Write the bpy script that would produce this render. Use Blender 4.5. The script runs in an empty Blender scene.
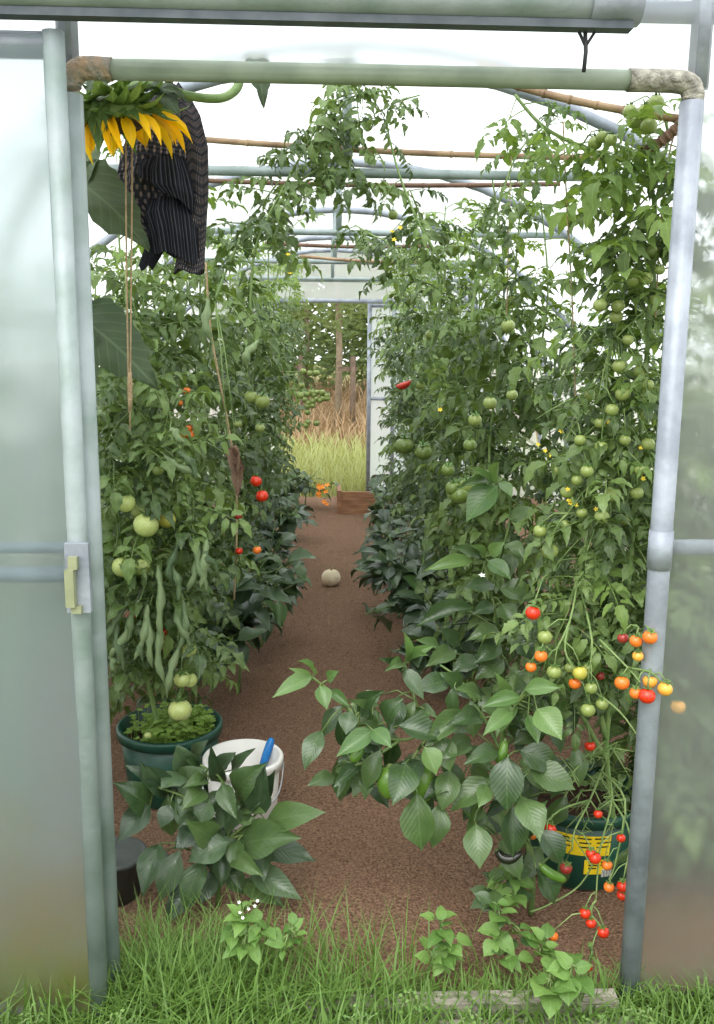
import bpy, math, random
from mathutils import Vector, Matrix, noise
V = Vector
rnd = random.Random(7)
sc = bpy.context.scene
col = sc.collection

# ---------------------------------------------------------------- camera
FPX, CX, CY = 899.2, 357.0, 512.0
CAM = V((-0.122, -1.90, 1.533))
YAW, PITCH, ROLL = math.radians(2.215), math.radians(10.32), math.radians(0.52)
ROT = Matrix.Rotation(-YAW, 3, 'Z') @ Matrix.Rotation(math.pi/2 - PITCH, 3, 'X') @ Matrix.Rotation(ROLL, 3, 'Z')
cd = bpy.data.cameras.new('camera'); cam = bpy.data.objects.new('camera', cd); col.objects.link(cam)
cam.matrix_world = Matrix.Translation(CAM) @ ROT.to_4x4()
cd.sensor_fit = 'VERTICAL'; cd.sensor_height = 36.0; cd.lens = 36.0*FPX/1024.0
cd.clip_start = 0.02; cd.clip_end = 400
sc.camera = cam

# ---------------------------------------------------------------- sky, light, exposure
w = bpy.data.worlds.new('overcast_sky'); sc.world = w; w.use_nodes = True
nt = w.node_tree; nt.nodes.clear()
wo = nt.nodes.new('ShaderNodeOutputWorld'); bg = nt.nodes.new('ShaderNodeBackground')
tc = nt.nodes.new('ShaderNodeTexCoord'); sx = nt.nodes.new('ShaderNodeSeparateXYZ')
mr = nt.nodes.new('ShaderNodeMapRange'); mr.inputs[1].default_value = 0.0; mr.inputs[2].default_value = 1.0
mr.inputs[3].default_value = 0.95; mr.inputs[4].default_value = 1.35
nt.links.new(tc.outputs['Generated'], sx.inputs[0]); nt.links.new(sx.outputs[2], mr.inputs[0])
nt.links.new(mr.outputs[0], bg.inputs[1]); bg.inputs[0].default_value = (0.96, 0.98, 1.0, 1)
nt.links.new(bg.outputs[0], wo.inputs[0])
sd = bpy.data.lights.new('sun', 'SUN'); sd.energy = 1.3; sd.angle = math.radians(50); sd.color = (1, 0.98, 0.94)
sun = bpy.data.objects.new('sun', sd); col.objects.link(sun)
sun.rotation_euler = (math.radians(38), 0, math.radians(-22))
vs = sc.view_settings; vs.view_transform = 'Standard'; vs.look = 'None'; vs.gamma = 1.0; vs.use_curve_mapping = False
vs.exposure = 1.05
try:
    sc.cycles.use_denoising = True; sc.cycles.max_bounces = 10; sc.cycles.transparent_max_bounces = 16
    sc.cycles.diffuse_bounces = 5; sc.cycles.transmission_bounces = 8; sc.cycles.caustics_reflective = False
    sc.cycles.caustics_refractive = True
except Exception: pass

# ---------------------------------------------------------------- pixel helpers
def ray(px, py): return ROT @ V(((px-CX)/FPX, -(py-CY)/FPX, -1.0))
def P(px, py, y):
    d = ray(px, py); t = (y-CAM.y)/d.y; return CAM + d*t
def G(px, py, z=0.0):
    d = ray(px, py); t = (z-CAM.z)/d.z; return CAM + d*t
def proj(p):
    q = ROT.transposed() @ (V(p)-CAM)
    return (CX + FPX*q.x/-q.z, CY - FPX*q.y/-q.z)
def ppm(y): return FPX/(y-CAM.y)          # pixels per metre at depth y

# ---------------------------------------------------------------- mesh helpers
class MB:
    def __init__(s): s.v=[]; s.f=[]; s.uv={}
    def add(s, vs, fs, uvs=None):
        o=len(s.v); s.v += [tuple(p) for p in vs]; s.f += [tuple(i+o for i in f) for f in fs]
        if uvs:
            for i,u in enumerate(uvs): s.uv[o+i]=u
    def box(s, a, b):
        (x0,y0,z0),(x1,y1,z1)=a,b
        s.add([(x0,y0,z0),(x1,y0,z0),(x1,y1,z0),(x0,y1,z0),(x0,y0,z1),(x1,y0,z1),(x1,y1,z1),(x0,y1,z1)],
              [(0,3,2,1),(4,5,6,7),(0,1,5,4),(1,2,6,5),(2,3,7,6),(3,0,4,7)])
    def tube(s, pts, r, n=6, caps=True):
        pts=[V(p) for p in pts]; rs = r if isinstance(r,(list,tuple)) else [r]*len(pts)
        m=len(pts); vs=[]; fs=[]; prev=None
        for i,p in enumerate(pts):
            t=(pts[min(i+1,m-1)]-pts[max(i-1,0)])
            t = t.normalized() if t.length>1e-9 else V((0,0,1))
            if prev is None:
                a=V((0,0,1)) if abs(t.z)<.9 else V((1,0,0)); u=t.cross(a).normalized()
            else:
                u=(prev - t*prev.dot(t)); u = u.normalized() if u.length>1e-6 else t.orthogonal().normalized()
            prev=u; b=t.cross(u)
            for k in range(n):
                a=2*math.pi*k/n; vs.append(p+(u*math.cos(a)+b*math.sin(a))*rs[i])
        for i in range(m-1):
            for k in range(n):
                k2=(k+1)%n; fs.append((i*n+k,i*n+k2,(i+1)*n+k2,(i+1)*n+k))
        if caps: fs.append(tuple(range(n-1,-1,-1))); fs.append(tuple((m-1)*n+k for k in range(n)))
        s.add(vs,fs)
    def lathe(s, prof, n=32, c=(0,0,0)):
        vs=[];fs=[];m=len(prof)
        for (r,z) in prof:
            for k in range(n):
                a=2*math.pi*k/n; vs.append((c[0]+r*math.cos(a),c[1]+r*math.sin(a),c[2]+z))
        for i in range(m-1):
            for k in range(n):
                k2=(k+1)%n; fs.append((i*n+k,i*n+k2,(i+1)*n+k2,(i+1)*n+k))
        s.add(vs,fs)
    def mesh(s, name, mat, smooth=True):
        me=bpy.data.meshes.new(name); me.from_pydata(s.v,[],s.f); 
        if s.uv:
            ul=me.uv_layers.new(name='UVMap')
            for lp in me.loops: ul.data[lp.index].uv = s.uv.get(lp.vertex_index,(0,0))
        if mat: me.materials.append(mat)
        if smooth: me.polygons.foreach_set('use_smooth',[True]*len(me.polygons))
        me.update(); return me
    def build(s, name, mat, parent=None, smooth=True): return link(name, s.mesh(name,mat,smooth), parent)
def link(name, me, parent=None, mat4=None):
    o=bpy.data.objects.new(name, me); col.objects.link(o)
    if parent: o.parent=parent
    if mat4 is not None: o.matrix_basis=mat4
    return o
def tag(o, label=None, cat=None, group=None, kind=None):
    for k,v in (('label',label),('category',cat),('group',group),('kind',kind)):
        if v: o[k]=v
    return o
def empty(name, loc=(0,0,0)):
    o=bpy.data.objects.new(name,None); o.empty_display_size=.05; col.objects.link(o); o.location=loc; return o
def smooth_path(pts, n=6):
    pts=[V(p) for p in pts]; out=[]
    if len(pts)<3: return pts
    for i in range(len(pts)-1):
        p0=pts[max(i-1,0)];p1=pts[i];p2=pts[i+1];p3=pts[min(i+2,len(pts)-1)]
        for k in range(n):
            t=k/n
            out.append(.5*((2*p1)+(p2-p0)*t+(2*p0-5*p1+4*p2-p3)*t*t+(3*p1-p0-3*p2+p3)*t**3))
    out.append(pts[-1]); return out

# ---------------------------------------------------------------- materials
def lin(c): return tuple(((x/255)/12.92 if x/255<=.04045 else ((x/255+.055)/1.055)**2.4) for x in c)+(1,)
def newmat(name):
    m=bpy.data.materials.new(name); m.use_nodes=True; m.node_tree.nodes.clear()
    nt=m.node_tree; out=nt.nodes.new('ShaderNodeOutputMaterial'); return m,nt,out
def N(nt,t,**k):
    n=nt.nodes.new(t)
    for a,b in k.items(): setattr(n,a,b)
    return n
def ramp(nt, fac, stops):
    r=N(nt,'ShaderNodeValToRGB'); e=r.color_ramp.elements
    while len(e)<len(stops): e.new(.5)
    for x,(p,c) in zip(e,stops): x.position=p; x.color=c
    nt.links.new(fac,r.inputs[0]); return r.outputs[0]
def simple(name, c1, c2=None, scale=20, rough=.5, metal=0, bump=0, bscale=None, spec=.5, detail=4, coords='Object', stretch=None):
    m,nt,out=newmat(name); b=N(nt,'ShaderNodeBsdfPrincipled'); nt.links.new(b.outputs[0],out.inputs[0])
    b.inputs['Roughness'].default_value=rough; b.inputs['Metallic'].default_value=metal
    b.inputs['Specular IOR Level'].default_value=spec
    b.inputs['Base Color'].default_value=lin(c1)
    tcn=N(nt,'ShaderNodeTexCoord'); src=tcn.outputs[coords]
    if stretch:
        mp=N(nt,'ShaderNodeMapping'); mp.inputs['Scale'].default_value=stretch; nt.links.new(src,mp.inputs[0]); src=mp.outputs[0]
    if c2:
        n=N(nt,'ShaderNodeTexNoise'); n.inputs['Scale'].default_value=scale; n.inputs['Detail'].default_value=detail
        nt.links.new(src,n.inputs['Vector'])
        nt.links.new(ramp(nt,n.outputs[0],[(.35,lin(c1)),(.65,lin(c2))]),b.inputs['Base Color'])
    if bump:
        n2=N(nt,'ShaderNodeTexNoise'); n2.inputs['Scale'].default_value=bscale or scale; n2.inputs['Detail'].default_value=6
        nt.links.new(src,n2.inputs['Vector'])
        bp=N(nt,'ShaderNodeBump'); bp.inputs['Strength'].default_value=bump; bp.inputs['Distance'].default_value=.02
        nt.links.new(n2.outputs[0],bp.inputs['Height']); nt.links.new(bp.outputs[0],b.inputs['Normal'])
    return m
def leafmat(name, dark, light, rough=.42, trans=.28, veins=9.0, vein=.35, tcol=None, spec=.4):
    m,nt,out=newmat(name); L=nt.links
    b=N(nt,'ShaderNodeBsdfPrincipled'); t=N(nt,'ShaderNodeBsdfTranslucent'); mx=N(nt,'ShaderNodeMixShader')
    oi=N(nt,'ShaderNodeObjectInfo'); uv=N(nt,'ShaderNodeUVMap')
    nz=N(nt,'ShaderNodeTexNoise'); nz.inputs['Scale'].default_value=5; L.new(uv.outputs[0],nz.inputs['Vector'])
    ad=N(nt,'ShaderNodeMath',operation='MULTIPLY_ADD'); L.new(nz.outputs[0],ad.inputs[0]); ad.inputs[1].default_value=.5
    mu=N(nt,'ShaderNodeMath',operation='MULTIPLY_ADD'); L.new(oi.outputs['Random'],mu.inputs[0]); mu.inputs[1].default_value=.75; mu.inputs[2].default_value=-.12
    L.new(mu.outputs[0],ad.inputs[2])
    c=ramp(nt,ad.outputs[0],[(.05,lin(dark)),(.95,lin(light))])
    # veins from leaf uv (u along, v across 0..1)
    sp=N(nt,'ShaderNodeSeparateXYZ'); L.new(uv.outputs[0],sp.inputs[0])
    ab=N(nt,'ShaderNodeMath',operation='SUBTRACT'); L.new(sp.outputs[1],ab.inputs[0]); ab.inputs[1].default_value=.5
    ab2=N(nt,'ShaderNodeMath',operation='ABSOLUTE'); L.new(ab.outputs[0],ab2.inputs[0])
    mid=N(nt,'ShaderNodeMapRange'); L.new(ab2.outputs[0],mid.inputs[0]); mid.inputs[1].default_value=.0; mid.inputs[2].default_value=.035; mid.inputs[3].default_value=1; mid.inputs[4].default_value=0
    s1=N(nt,'ShaderNodeMath',operation='MULTIPLY_ADD'); L.new(ab2.outputs[0],s1.inputs[0]); s1.inputs[1].default_value=-.8; L.new(sp.outputs[0],s1.inputs[2])
    s2=N(nt,'ShaderNodeMath',operation='MULTIPLY'); L.new(s1.outputs[0],s2.inputs[0]); s2.inputs[1].default_value=veins
    s3=N(nt,'ShaderNodeMath',operation='PINGPONG'); L.new(s2.outputs[0],s3.inputs[0]); s3.inputs[1].default_value=.5
    s4=N(nt,'ShaderNodeMapRange'); L.new(s3.outputs[0],s4.inputs[0]); s4.inputs[1].default_value=0; s4.inputs[2].default_value=.09; s4.inputs[3].default_value=.6; s4.inputs[4].default_value=0
    mxv=N(nt,'ShaderNodeMath',operation='MAXIMUM'); L.new(mid.outputs[0],mxv.inputs[0]); L.new(s4.outputs[0],mxv.inputs[1])
    vf=N(nt,'ShaderNodeMath',operation='MULTIPLY'); L.new(mxv.outputs[0],vf.inputs[0]); vf.inputs[1].default_value=vein
    mc=N(nt,'ShaderNodeMix',data_type='RGBA'); L.new(vf.outputs[0],mc.inputs[0]); L.new(c,mc.inputs[6]); mc.inputs[7].default_value=lin(tuple(min(255,int(x*1.35+25)) for x in light))
    L.new(mc.outputs[2],b.inputs['Base Color']); b.inputs['Roughness'].default_value=rough; b.inputs['Specular IOR Level'].default_value=spec
    bp=N(nt,'ShaderNodeBump'); bp.inputs['Strength'].default_value=.18; bp.inputs['Distance'].default_value=.004; bp.invert=True
    L.new(s3.outputs[0],bp.inputs['Height']); bp.invert=False
    L.new(bp.outputs[0],b.inputs['Normal'])
    hs=N(nt,'ShaderNodeHueSaturation'); hs.inputs['Hue'].default_value=.48; hs.inputs['Saturation'].default_value=1.15; hs.inputs['Value'].default_value=1.7
    L.new(mc.outputs[2],hs.inputs['Color']); L.new(hs.outputs[0],t.inputs[0])
    mx.inputs[0].default_value=trans; L.new(b.outputs[0],mx.inputs[1]); L.new(t.outputs[0],mx.inputs[2]); L.new(mx.outputs[0],out.inputs[0])
    return m
def filmmat(name, transp=.36, transl=.36, dirt=0.0, tint=(240,243,245), wr=.35, blur=0, rough=.6, dirtc=(168,160,112)):
    m,nt,out=newmat(name); L=nt.links
    tcn=N(nt,'ShaderNodeTexCoord')
    tr=N(nt,'ShaderNodeBsdfTransparent'); tl=N(nt,'ShaderNodeBsdfTranslucent'); df=N(nt,'ShaderNodeBsdfDiffuse'); gl=N(nt,'ShaderNodeBsdfGlossy')
    tr.inputs[0].default_value=(.95,.97,.97,1); gl.inputs['Roughness'].default_value=.22
    nz=N(nt,'ShaderNodeTexNoise'); nz.inputs['Scale'].default_value=3.5; nz.inputs['Detail'].default_value=5
    mp=N(nt,'ShaderNodeMapping'); mp.inputs['Scale'].default_value=(2.2,2.2,.5); L.new(tcn.outputs['Object'],mp.inputs[0]); L.new(mp.outputs[0],nz.inputs['Vector'])
    bp=N(nt,'ShaderNodeBump'); bp.inputs['Strength'].default_value=wr; bp.inputs['Distance'].default_value=.05; L.new(nz.outputs[0],bp.inputs['Height'])
    L.new(bp.outputs[0],gl.inputs['Normal']); L.new(bp.outputs[0],df.inputs['Normal'])
    cn=lin(tint)
    if dirt:
        sp=N(nt,'ShaderNodeSeparateXYZ'); L.new(tcn.outputs['Object'],sp.inputs[0])
        n2=N(nt,'ShaderNodeTexNoise'); n2.inputs['Scale'].default_value=3; n2.inputs['Detail'].default_value=8; n2.inputs['Roughness'].default_value=.7; L.new(tcn.outputs['Object'],n2.inputs['Vector'])
        h=N(nt,'ShaderNodeMath',operation='MULTIPLY_ADD'); L.new(sp.outputs[2],h.inputs[0]); h.inputs[1].default_value=-.9; h.inputs[2].default_value=.42
        a=N(nt,'ShaderNodeMath',operation='ADD'); L.new(h.outputs[0],a.inputs[0]); L.new(n2.outputs[0],a.inputs[1])
        f=N(nt,'ShaderNodeMapRange'); L.new(a.outputs[0],f.inputs[0]); f.inputs[1].default_value=.36; f.inputs[2].default_value=.85; f.inputs[3].default_value=0; f.inputs[4].default_value=dirt
        mc=N(nt,'ShaderNodeMix',data_type='RGBA'); L.new(f.outputs[0],mc.inputs[0]); mc.inputs[6].default_value=cn; mc.inputs[7].default_value=lin(dirtc)
        L.new(mc.outputs[2],tl.inputs[0]); L.new(mc.outputs[2],df.inputs[0])
    else:
        tl.inputs[0].default_value=cn; df.inputs[0].default_value=cn
    m1=N(nt,'ShaderNodeMixShader'); m1.inputs[0].default_value=transl/(1-transp); L.new(df.outputs[0],m1.inputs[1]); L.new(tl.outputs[0],m1.inputs[2])
    m2=N(nt,'ShaderNodeMixShader'); m2.inputs[0].default_value=transp; L.new(m1.outputs[0],m2.inputs[1]); L.new(tr.outputs[0],m2.inputs[2])
    if blur:
        rf=N(nt,'ShaderNodeBsdfRefraction'); rf.inputs['Roughness'].default_value=rough; rf.inputs['IOR'].default_value=1.16; rf.inputs[0].default_value=(.86,.90,.90,1)
        m4=N(nt,'ShaderNodeMixShader'); m4.inputs[0].default_value=blur; L.new(m2.outputs[0],m4.inputs[1]); L.new(rf.outputs[0],m4.inputs[2]); m2=m4
    lw=N(nt,'ShaderNodeLayerWeight'); lw.inputs[0].default_value=.5; pw=N(nt,'ShaderNodeMath',operation='POWER'); L.new(lw.outputs['Facing'],pw.inputs[0]); pw.inputs[1].default_value=5.0; fr=N(nt,'ShaderNodeMath',operation='MULTIPLY_ADD'); L.new(pw.outputs[0],fr.inputs[0]); fr.inputs[1].default_value=.5; fr.inputs[2].default_value=.03
    m3=N(nt,'ShaderNodeMixShader'); L.new(fr.outputs[0],m3.inputs[0]); L.new(m2.outputs[0],m3.inputs[1]); L.new(gl.outputs[0],m3.inputs[2])
    L.new(m3.outputs[0],out.inputs[0]); return m

M={}
M['film']=filmmat('polythene_cover',.46,.46,wr=0)
M['film_front']=filmmat('polythene_gable',.5,.26,.6,blur=.62,rough=.34)
M['film_door']=filmmat('polythene_door',.2,.46,1.0,(164,181,184),blur=.5,rough=.5,dirtc=(158,146,84))
M['galv']=simple('galvanised_steel',(128,135,145),(158,165,175),12,.42,.15,.1,60)
M['galv_green']=simple('weathered_green_steel',(122,138,132),(156,166,168),7,.5,.1,.1,60)
M['grey_green']=simple('grey_green_paint',(132,146,128),(156,168,150),10,.45,.1,.05,40)
M['tape']=simple('lichen_tape',(178,150,120),(140,138,128),40,.85,0,.8,90)
M['dark_steel']=simple('dark_runner_steel',(70,78,84),(92,98,104),20,.6,.3)  # darker grey steel for the lip under the door track
M['tape_grey']=simple('lichen_grey_tape',(176,172,160),(118,116,106),45,.9,0,.8,90)
M['rubber']=simple('dark_rubber',(38,40,42),None,rough=.7)
M['latch']=simple('olive_painted_latch',(128,134,102),(146,150,118),30,.5)
M['cane']=simple('bamboo_cane',(132,104,80),(170,142,110),8,.6,0,.2,30)
M['cane2']=simple('reddish_cane',(98,72,58),(128,98,80),8,.65,0,.2,30)
M['twine']=simple('jute_twine',(168,142,108),(196,172,136),80,.95,0,.6,300)
M['stem']=simple('tomato_stem',(104,134,72),(132,152,92),25,.6,0,.2,90)
M['dry_stem']=simple('woody_stem',(112,110,78),(140,132,98),25,.75,0,.3,90)
M['pstem']=simple('pepper_stem',(78,108,52),(110,128,70),25,.55)
M['tleaf']=leafmat('tomato_leaf',(44,66,32),(116,140,76),.42,.24,10,.2,spec=.5)
M['tleaf_top']=leafmat('tomato_leaf_young',(70,98,42),(130,156,82),.44,.32,10,.2)
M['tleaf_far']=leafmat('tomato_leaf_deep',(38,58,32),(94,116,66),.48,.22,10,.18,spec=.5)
M['curl']=leafmat('curled_tomato_leaf',(62,86,54),(136,154,110),.6,.15,8,.12)
M['pleaf']=leafmat('pepper_leaf',(42,66,36),(84,108,60),.32,.15,9,.14,spec=.65)
M['pleaf_light']=leafmat('young_pepper_leaf',(72,104,54),(106,134,76),.34,.2,9,.16,spec=.6)
M['pleaf_dark']=leafmat('dark_pepper_leaf',(40,60,38),(82,104,70),.32,.12,9,.12,spec=.65)
M['sleaf']=leafmat('sunflower_leaf',(54,72,46),(88,104,72),.6,.10,7,.24)
M['weed']=leafmat('weed_leaf',(78,112,50),(116,148,76),.5,.25,8,.14)
M['seed']=leafmat('seedling_leaf',(98,134,52),(142,170,84),.5,.3,4,.1)
M['grass']=leafmat('grass_blade',(56,90,34),(116,148,70),.5,.25,1,.0)
M['calyx']=simple('calyx',(78,112,52),(100,130,66),30,.6)
M['soil']=simple('brown_soil',(100,76,60),(152,122,99),130,.95,0,.9,140,.12,10)
M['crumb']=simple('soil_crumb',(96,70,54),(140,108,86),40,.95,0,0,spec=.1)
M['wood']=simple('weathered_timber',(134,128,116),(170,162,148),6,.85,0,.5,20,stretch=(1,14,14))
M['wood_brown']=simple('brown_board',(122,84,58),(158,116,84),6,.8,0,.4,20,stretch=(1,10,10))
M['pot']=simple('green_plastic',(18,62,48),(24,74,58),5,.35)
M['potsoil']=simple('pot_compost',(52,40,32),(78,60,46),40,.95,0,1,60,.1)
M['bucket']=simple('white_plastic',(228,226,220),(212,208,200),6,.4)
M['blue']=simple('blue_plastic',(16,98,168),(26,118,188),20,.25)
M['steel']=simple('trowel_steel',(170,172,174),None,rough=.35,metal=.9)
M['black']=simple('black_bag',(62,66,64),(78,82,78),8,.6,0,.4,10)
M['yellow']=simple('sticker_yellow',(236,208,40),(228,190,20),30,.5)
M['ink']=simple('printed_black',(30,30,26),None,rough=.5)
M['paper']=simple('sticker_white',(226,226,216),None,rough=.5)
M['petal']=leafmat('sunflower_petal',(240,190,10),(255,222,30),.55,.2,1,.0)
M['disc']=simple('sunflower_disc',(58,40,26),(92,66,36),90,.9,0,1,120)
M['bract']=leafmat('sunflower_bract',(70,102,48),(124,146,84),.55,.2,5,.3)
M['sstem']=simple('sunflower_stem',(116,144,84),(142,164,108),15,.6,0,.2,60)
M['squash']=simple('pale_squash',(206,190,158),(222,210,184),14,.55,0,.2,30)
M['squashstem']=simple('squash_stalk',(150,128,90),None,rough=.8)
M['chili']=simple('dark_chilli',(24,26,18),(34,38,24),10,.2)
M['gchili']=simple('green_chilli',(72,108,36),(96,130,48),10,.25)
M['rchili']=simple('red_chilli',(178,40,30),(198,64,44),10,.25)
M['flower']=simple('yellow_flower',(236,208,60),None,rough=.6)
M['wflower']=simple('white_flower',(240,240,232),None,rough=.6)
M['oflower']=simple('orange_flower',(236,140,30),None,rough=.6)
M['bark']=simple('tree_bark',(128,112,92),(158,144,122),10,.9,0,.5,25)
M['stake']=simple('tree_stake',(92,76,62),(116,100,84),10,.9)
M['tree']=leafmat('tree_leaf',(80,100,54),(132,146,86),.6,.3,6,.2)
M['lawn']=simple('lawn_earth',(78,92,46),(100,112,58),6,.95,0,.5,20,.1)
M['meadow']=simple('meadow_ground',(104,110,66),(130,118,82),1.2,.95,0,.5,6,.1)
M['meadow_grass']=leafmat('meadow_grass',(124,138,80),(180,180,126),.7,.3,1,0)
TC={'red':((196,40,20),(214,60,26)),'orange':((222,104,34),(232,128,48)),'yellow':((222,176,70),(230,150,60)),
    'green':((124,142,72),(146,158,92)),'pale':((168,182,104),(186,196,124)),'dark':((140,40,34),(160,60,48)),'ygreen':((168,172,70),(190,176,80)),'dgreen':((92,114,50),(112,130,66))}
for k,(a,b) in TC.items(): M['t_'+k]=simple('tomato_skin_'+k,a,b,8,.22,0,0,spec=.5)
# knitted wool
def knitmat(name='dark_striped_knit', base=(66,67,75), stripe=(142,128,126), rib=False):
    m,nt,out=newmat(name); L=nt.links
    b=N(nt,'ShaderNodeBsdfPrincipled'); b.inputs['Roughness'].default_value=.95; b.inputs['Specular IOR Level'].default_value=.1
    uv=N(nt,'ShaderNodeUVMap'); sp=N(nt,'ShaderNodeSeparateXYZ'); L.new(uv.outputs[0],sp.inputs[0])
    def wave(src,k):
        a=N(nt,'ShaderNodeMath',operation='MULTIPLY'); L.new(src,a.inputs[0]); a.inputs[1].default_value=k
        c=N(nt,'ShaderNodeMath',operation='SINE'); L.new(a.outputs[0],c.inputs[0]); return c.outputs[0]
    wu=wave(sp.outputs[0],62.8); wv=wave(sp.outputs[1],170 if not rib else 8); band=wave(sp.outputs[1],34)
    pr_=N(nt,'ShaderNodeMath',operation='MULTIPLY'); L.new(wu,pr_.inputs[0]); pr_.inputs[1].default_value=1
    h=N(nt,'ShaderNodeMath',operation='MULTIPLY_ADD'); L.new(wv,h.inputs[0]); h.inputs[1].default_value=.5; L.new(wu,h.inputs[2])
    if rib: c=ramp(nt,wu,[(.2,lin((38,39,45))),(.9,lin(base))])
    else:
        st=N(nt,'ShaderNodeMath',operation='MULTIPLY'); L.new(band,st.inputs[0]); L.new(wu,st.inputs[1])
        c=ramp(nt,st.outputs[0],[(.25,lin(base)),(.55,lin(stripe))])
    L.new(c,b.inputs['Base Color'])
    bp=N(nt,'ShaderNodeBump'); bp.inputs['Strength'].default_value=.8; bp.inputs['Distance'].default_value=.004; L.new(h.outputs[0],bp.inputs['Height'])
    L.new(bp.outputs[0],b.inputs['Normal']); L.new(b.outputs[0],out.inputs[0]); return m
M['knit']=knitmat()
M['rib']=knitmat('dark_rib_knit',(76,77,86),(76,77,86),True)

# ================================================================ SETTING
TW, SIDE, RISE, LEN = 2.15, .35, 2.14, 7.4      # half width, straight side, arch rise, length
DW, DH = .594, 2.055
def hoop_pts(n=28, grow=0):
    pts=[V((-TW-grow,0,0)),V((-TW-grow,0,SIDE))]
    for i in range(1,n):
        a=math.pi*(1-i/n); pts.append(V(((TW+grow)*math.cos(a),0,SIDE+(RISE+grow)*math.sin(a))))
    return pts+[V((TW+grow,0,SIDE)),V((TW+grow,0,0))]
def hz(x): return SIDE+RISE*math.sqrt(max(0,1-(x/TW)**2))
# ground outside and soil floor inside
def grid_floor(name, x0,x1,y0,y1,nx,ny,mat,zf):
    m=MB(); vs=[];fs=[]
    for j in range(ny+1):
        for i in range(nx+1):
            x=x0+(x1-x0)*i/nx; y=y0+(y1-y0)*j/ny; vs.append((x,y,zf(x,y)))
    for j in range(ny):
        for i in range(nx):
            a=j*(nx+1)+i; fs.append((a,a+1,a+nx+2,a+nx+1))
    m.add(vs,fs); return m.build(name,mat)
g=grid_floor('ground',-40,40,-14,90,8,10,M['meadow'],lambda x,y:-.06); tag(g,'mown meadow ground around the polytunnel','ground',kind='structure')
g=grid_floor('lawn_ground',-3.2,3.2,-4,.02,12,12,M['lawn'],lambda x,y:-.035); tag(g,'grassy earth in front of the polytunnel door','lawn',kind='structure')
def soilz(x,y): return .018*noise.noise(V((x*3,y*3,0)))+.010*noise.noise(V((x*11,y*11,3)))+.006*noise.noise(V((x*30,y*30,5)))
g=grid_floor('floor',-TW,TW,.02,LEN,120,190,M['soil'],soilz); tag(g,'brown crumbly soil floor inside the polytunnel','floor',kind='structure')
cr=MB(); r2=random.Random(3)
for i in range(5200):
    y=.03+3.6*r2.random()**1.7; x=-.95+1.9*r2.random(); s=r2.uniform(.002,.0065)*(1.6 if r2.random()<.06 else 1); z=soilz(x,y)
    a=r2.random()*6.28; pts=[]
    for k in range(3): pts.append((x+s*math.cos(a+k*2.1)*r2.uniform(.7,1.5),y+s*math.sin(a+k*2.1)*r2.uniform(.7,1.5),z-.001))
    pts.append((x+s*.3,y,z+s*r2.uniform(.5,1.1)))
    cr.add(pts,[(0,1,3),(1,2,3),(2,0,3)])
tag(cr.build('soil_crumbs',M['crumb'],None,False),'loose crumbs of brown soil on the path','soil',kind='stuff')

# polythene cover with hoops, crop bars and struts
hp=hoop_pts(28,.03); m=MB(); ny=26; vs=[];fs=[]
for j in range(ny+1):
    y=LEN*j/ny
    for i,p in enumerate(hp): vs.append((p.x,y,p.z - .012*math.sin(y/1.6*math.pi)**2*(p.z>.4)))
for j in range(ny):
    for i in range(len(hp)-1):
        a=j*len(hp)+i; fs.append((a,a+1,a+len(hp)+1,a+len(hp)))
m.add(vs,fs); ceil=m.build('ceiling',M['film']); tag(ceil,'milky polythene cover arched over the hoops of the polytunnel','polythene cover',kind='structure')
for k,y in enumerate((.06,1.4,3.05,4.7,6.3,LEN-.05)):
    m=MB(); m.tube([p+V((0,y,0)) for p in hoop_pts()],.021,10); m.build('hoop',M['galv'],ceil)
    if 0<k<5:
        zb=2.135; hw=TW*math.sqrt(1-((zb-SIDE)/RISE)**2)
        m=MB(); m.tube([(-hw,y,zb),(0,y,zb),(hw,y,zb)],.0165,10); m.build('crop_bar',M['galv_green'],ceil)
        m=MB(); m.tube([(-.04,y,zb),(-.04,y,hz(0))],.016,8); m.build('strut',M['galv_green'],ceil)

# gables
def gable(name, y, mat, dw, dh):
    m=MB(); nz=14; vs=[]; fs=[]
    xs=sorted(set([-TW+TW*2*i/40 for i in range(41)]+[-dw,dw]))
    def zt(x): return hz(x)
    def col_(x,z0):
        return [(x, y+.006*noise.noise(V((x*4,0,(z0+(zt(x)-z0)*k/nz)*3))), z0+(zt(x)-z0)*k/nz) for k in range(nz+1)]
    for a,b in zip(xs[:-1],xs[1:]):
        mid=(a+b)/2; z0 = dh if abs(mid)<dw else 0.0
        c1,c2=col_(a,z0),col_(b,z0); o=len(vs); vs+=c1+c2
        for k in range(nz): fs.append((o+k,o+nz+1+k,o+nz+2+k,o+k+1))
    m.add(vs,fs); o=m.build(name,mat); return o
wf=gable('wall_front',0.0,M['film_front'],DW+.005,DH); tag(wf,'front gable of see-through polythene with an open doorway','gable wall',kind='structure')
def rtube(name,pts,r,mat,parent,n=12):
    m=MB(); m.tube(pts,r,n); return m.build(name,mat,parent)
rtube('door_post',[(-DW-.022,-.005,-.03),(-DW-.022,-.005,DH-.04)],.024,M['galv_green'],wf)
rtube('door_post',[(DW+.022,-.005,-.03),(DW+.022,-.005,DH-.03)],.024,M['galv'],wf)
rtube('lintel',[(-DW+.055,-.005,DH+.008),(DW-.105,-.005,DH+.008)],.020,M['grey_green'],wf)
rtube('lintel_elbow',smooth_path([(-DW-.022,-.005,DH-.03),(-DW-.022,-.005,DH-.015),(-DW+.0,-.005,DH+.008),(-DW+.06,-.005,DH+.008)],5),.0225,M['tape'],wf)
rtube('lintel_elbow',smooth_path([(DW+.022,-.005,DH-.03),(DW+.022,-.005,DH-.015),(DW,-.005,DH+.006),(DW-.11,-.005,DH+.008)],5),.0225,M['tape_grey'],wf)
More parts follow.
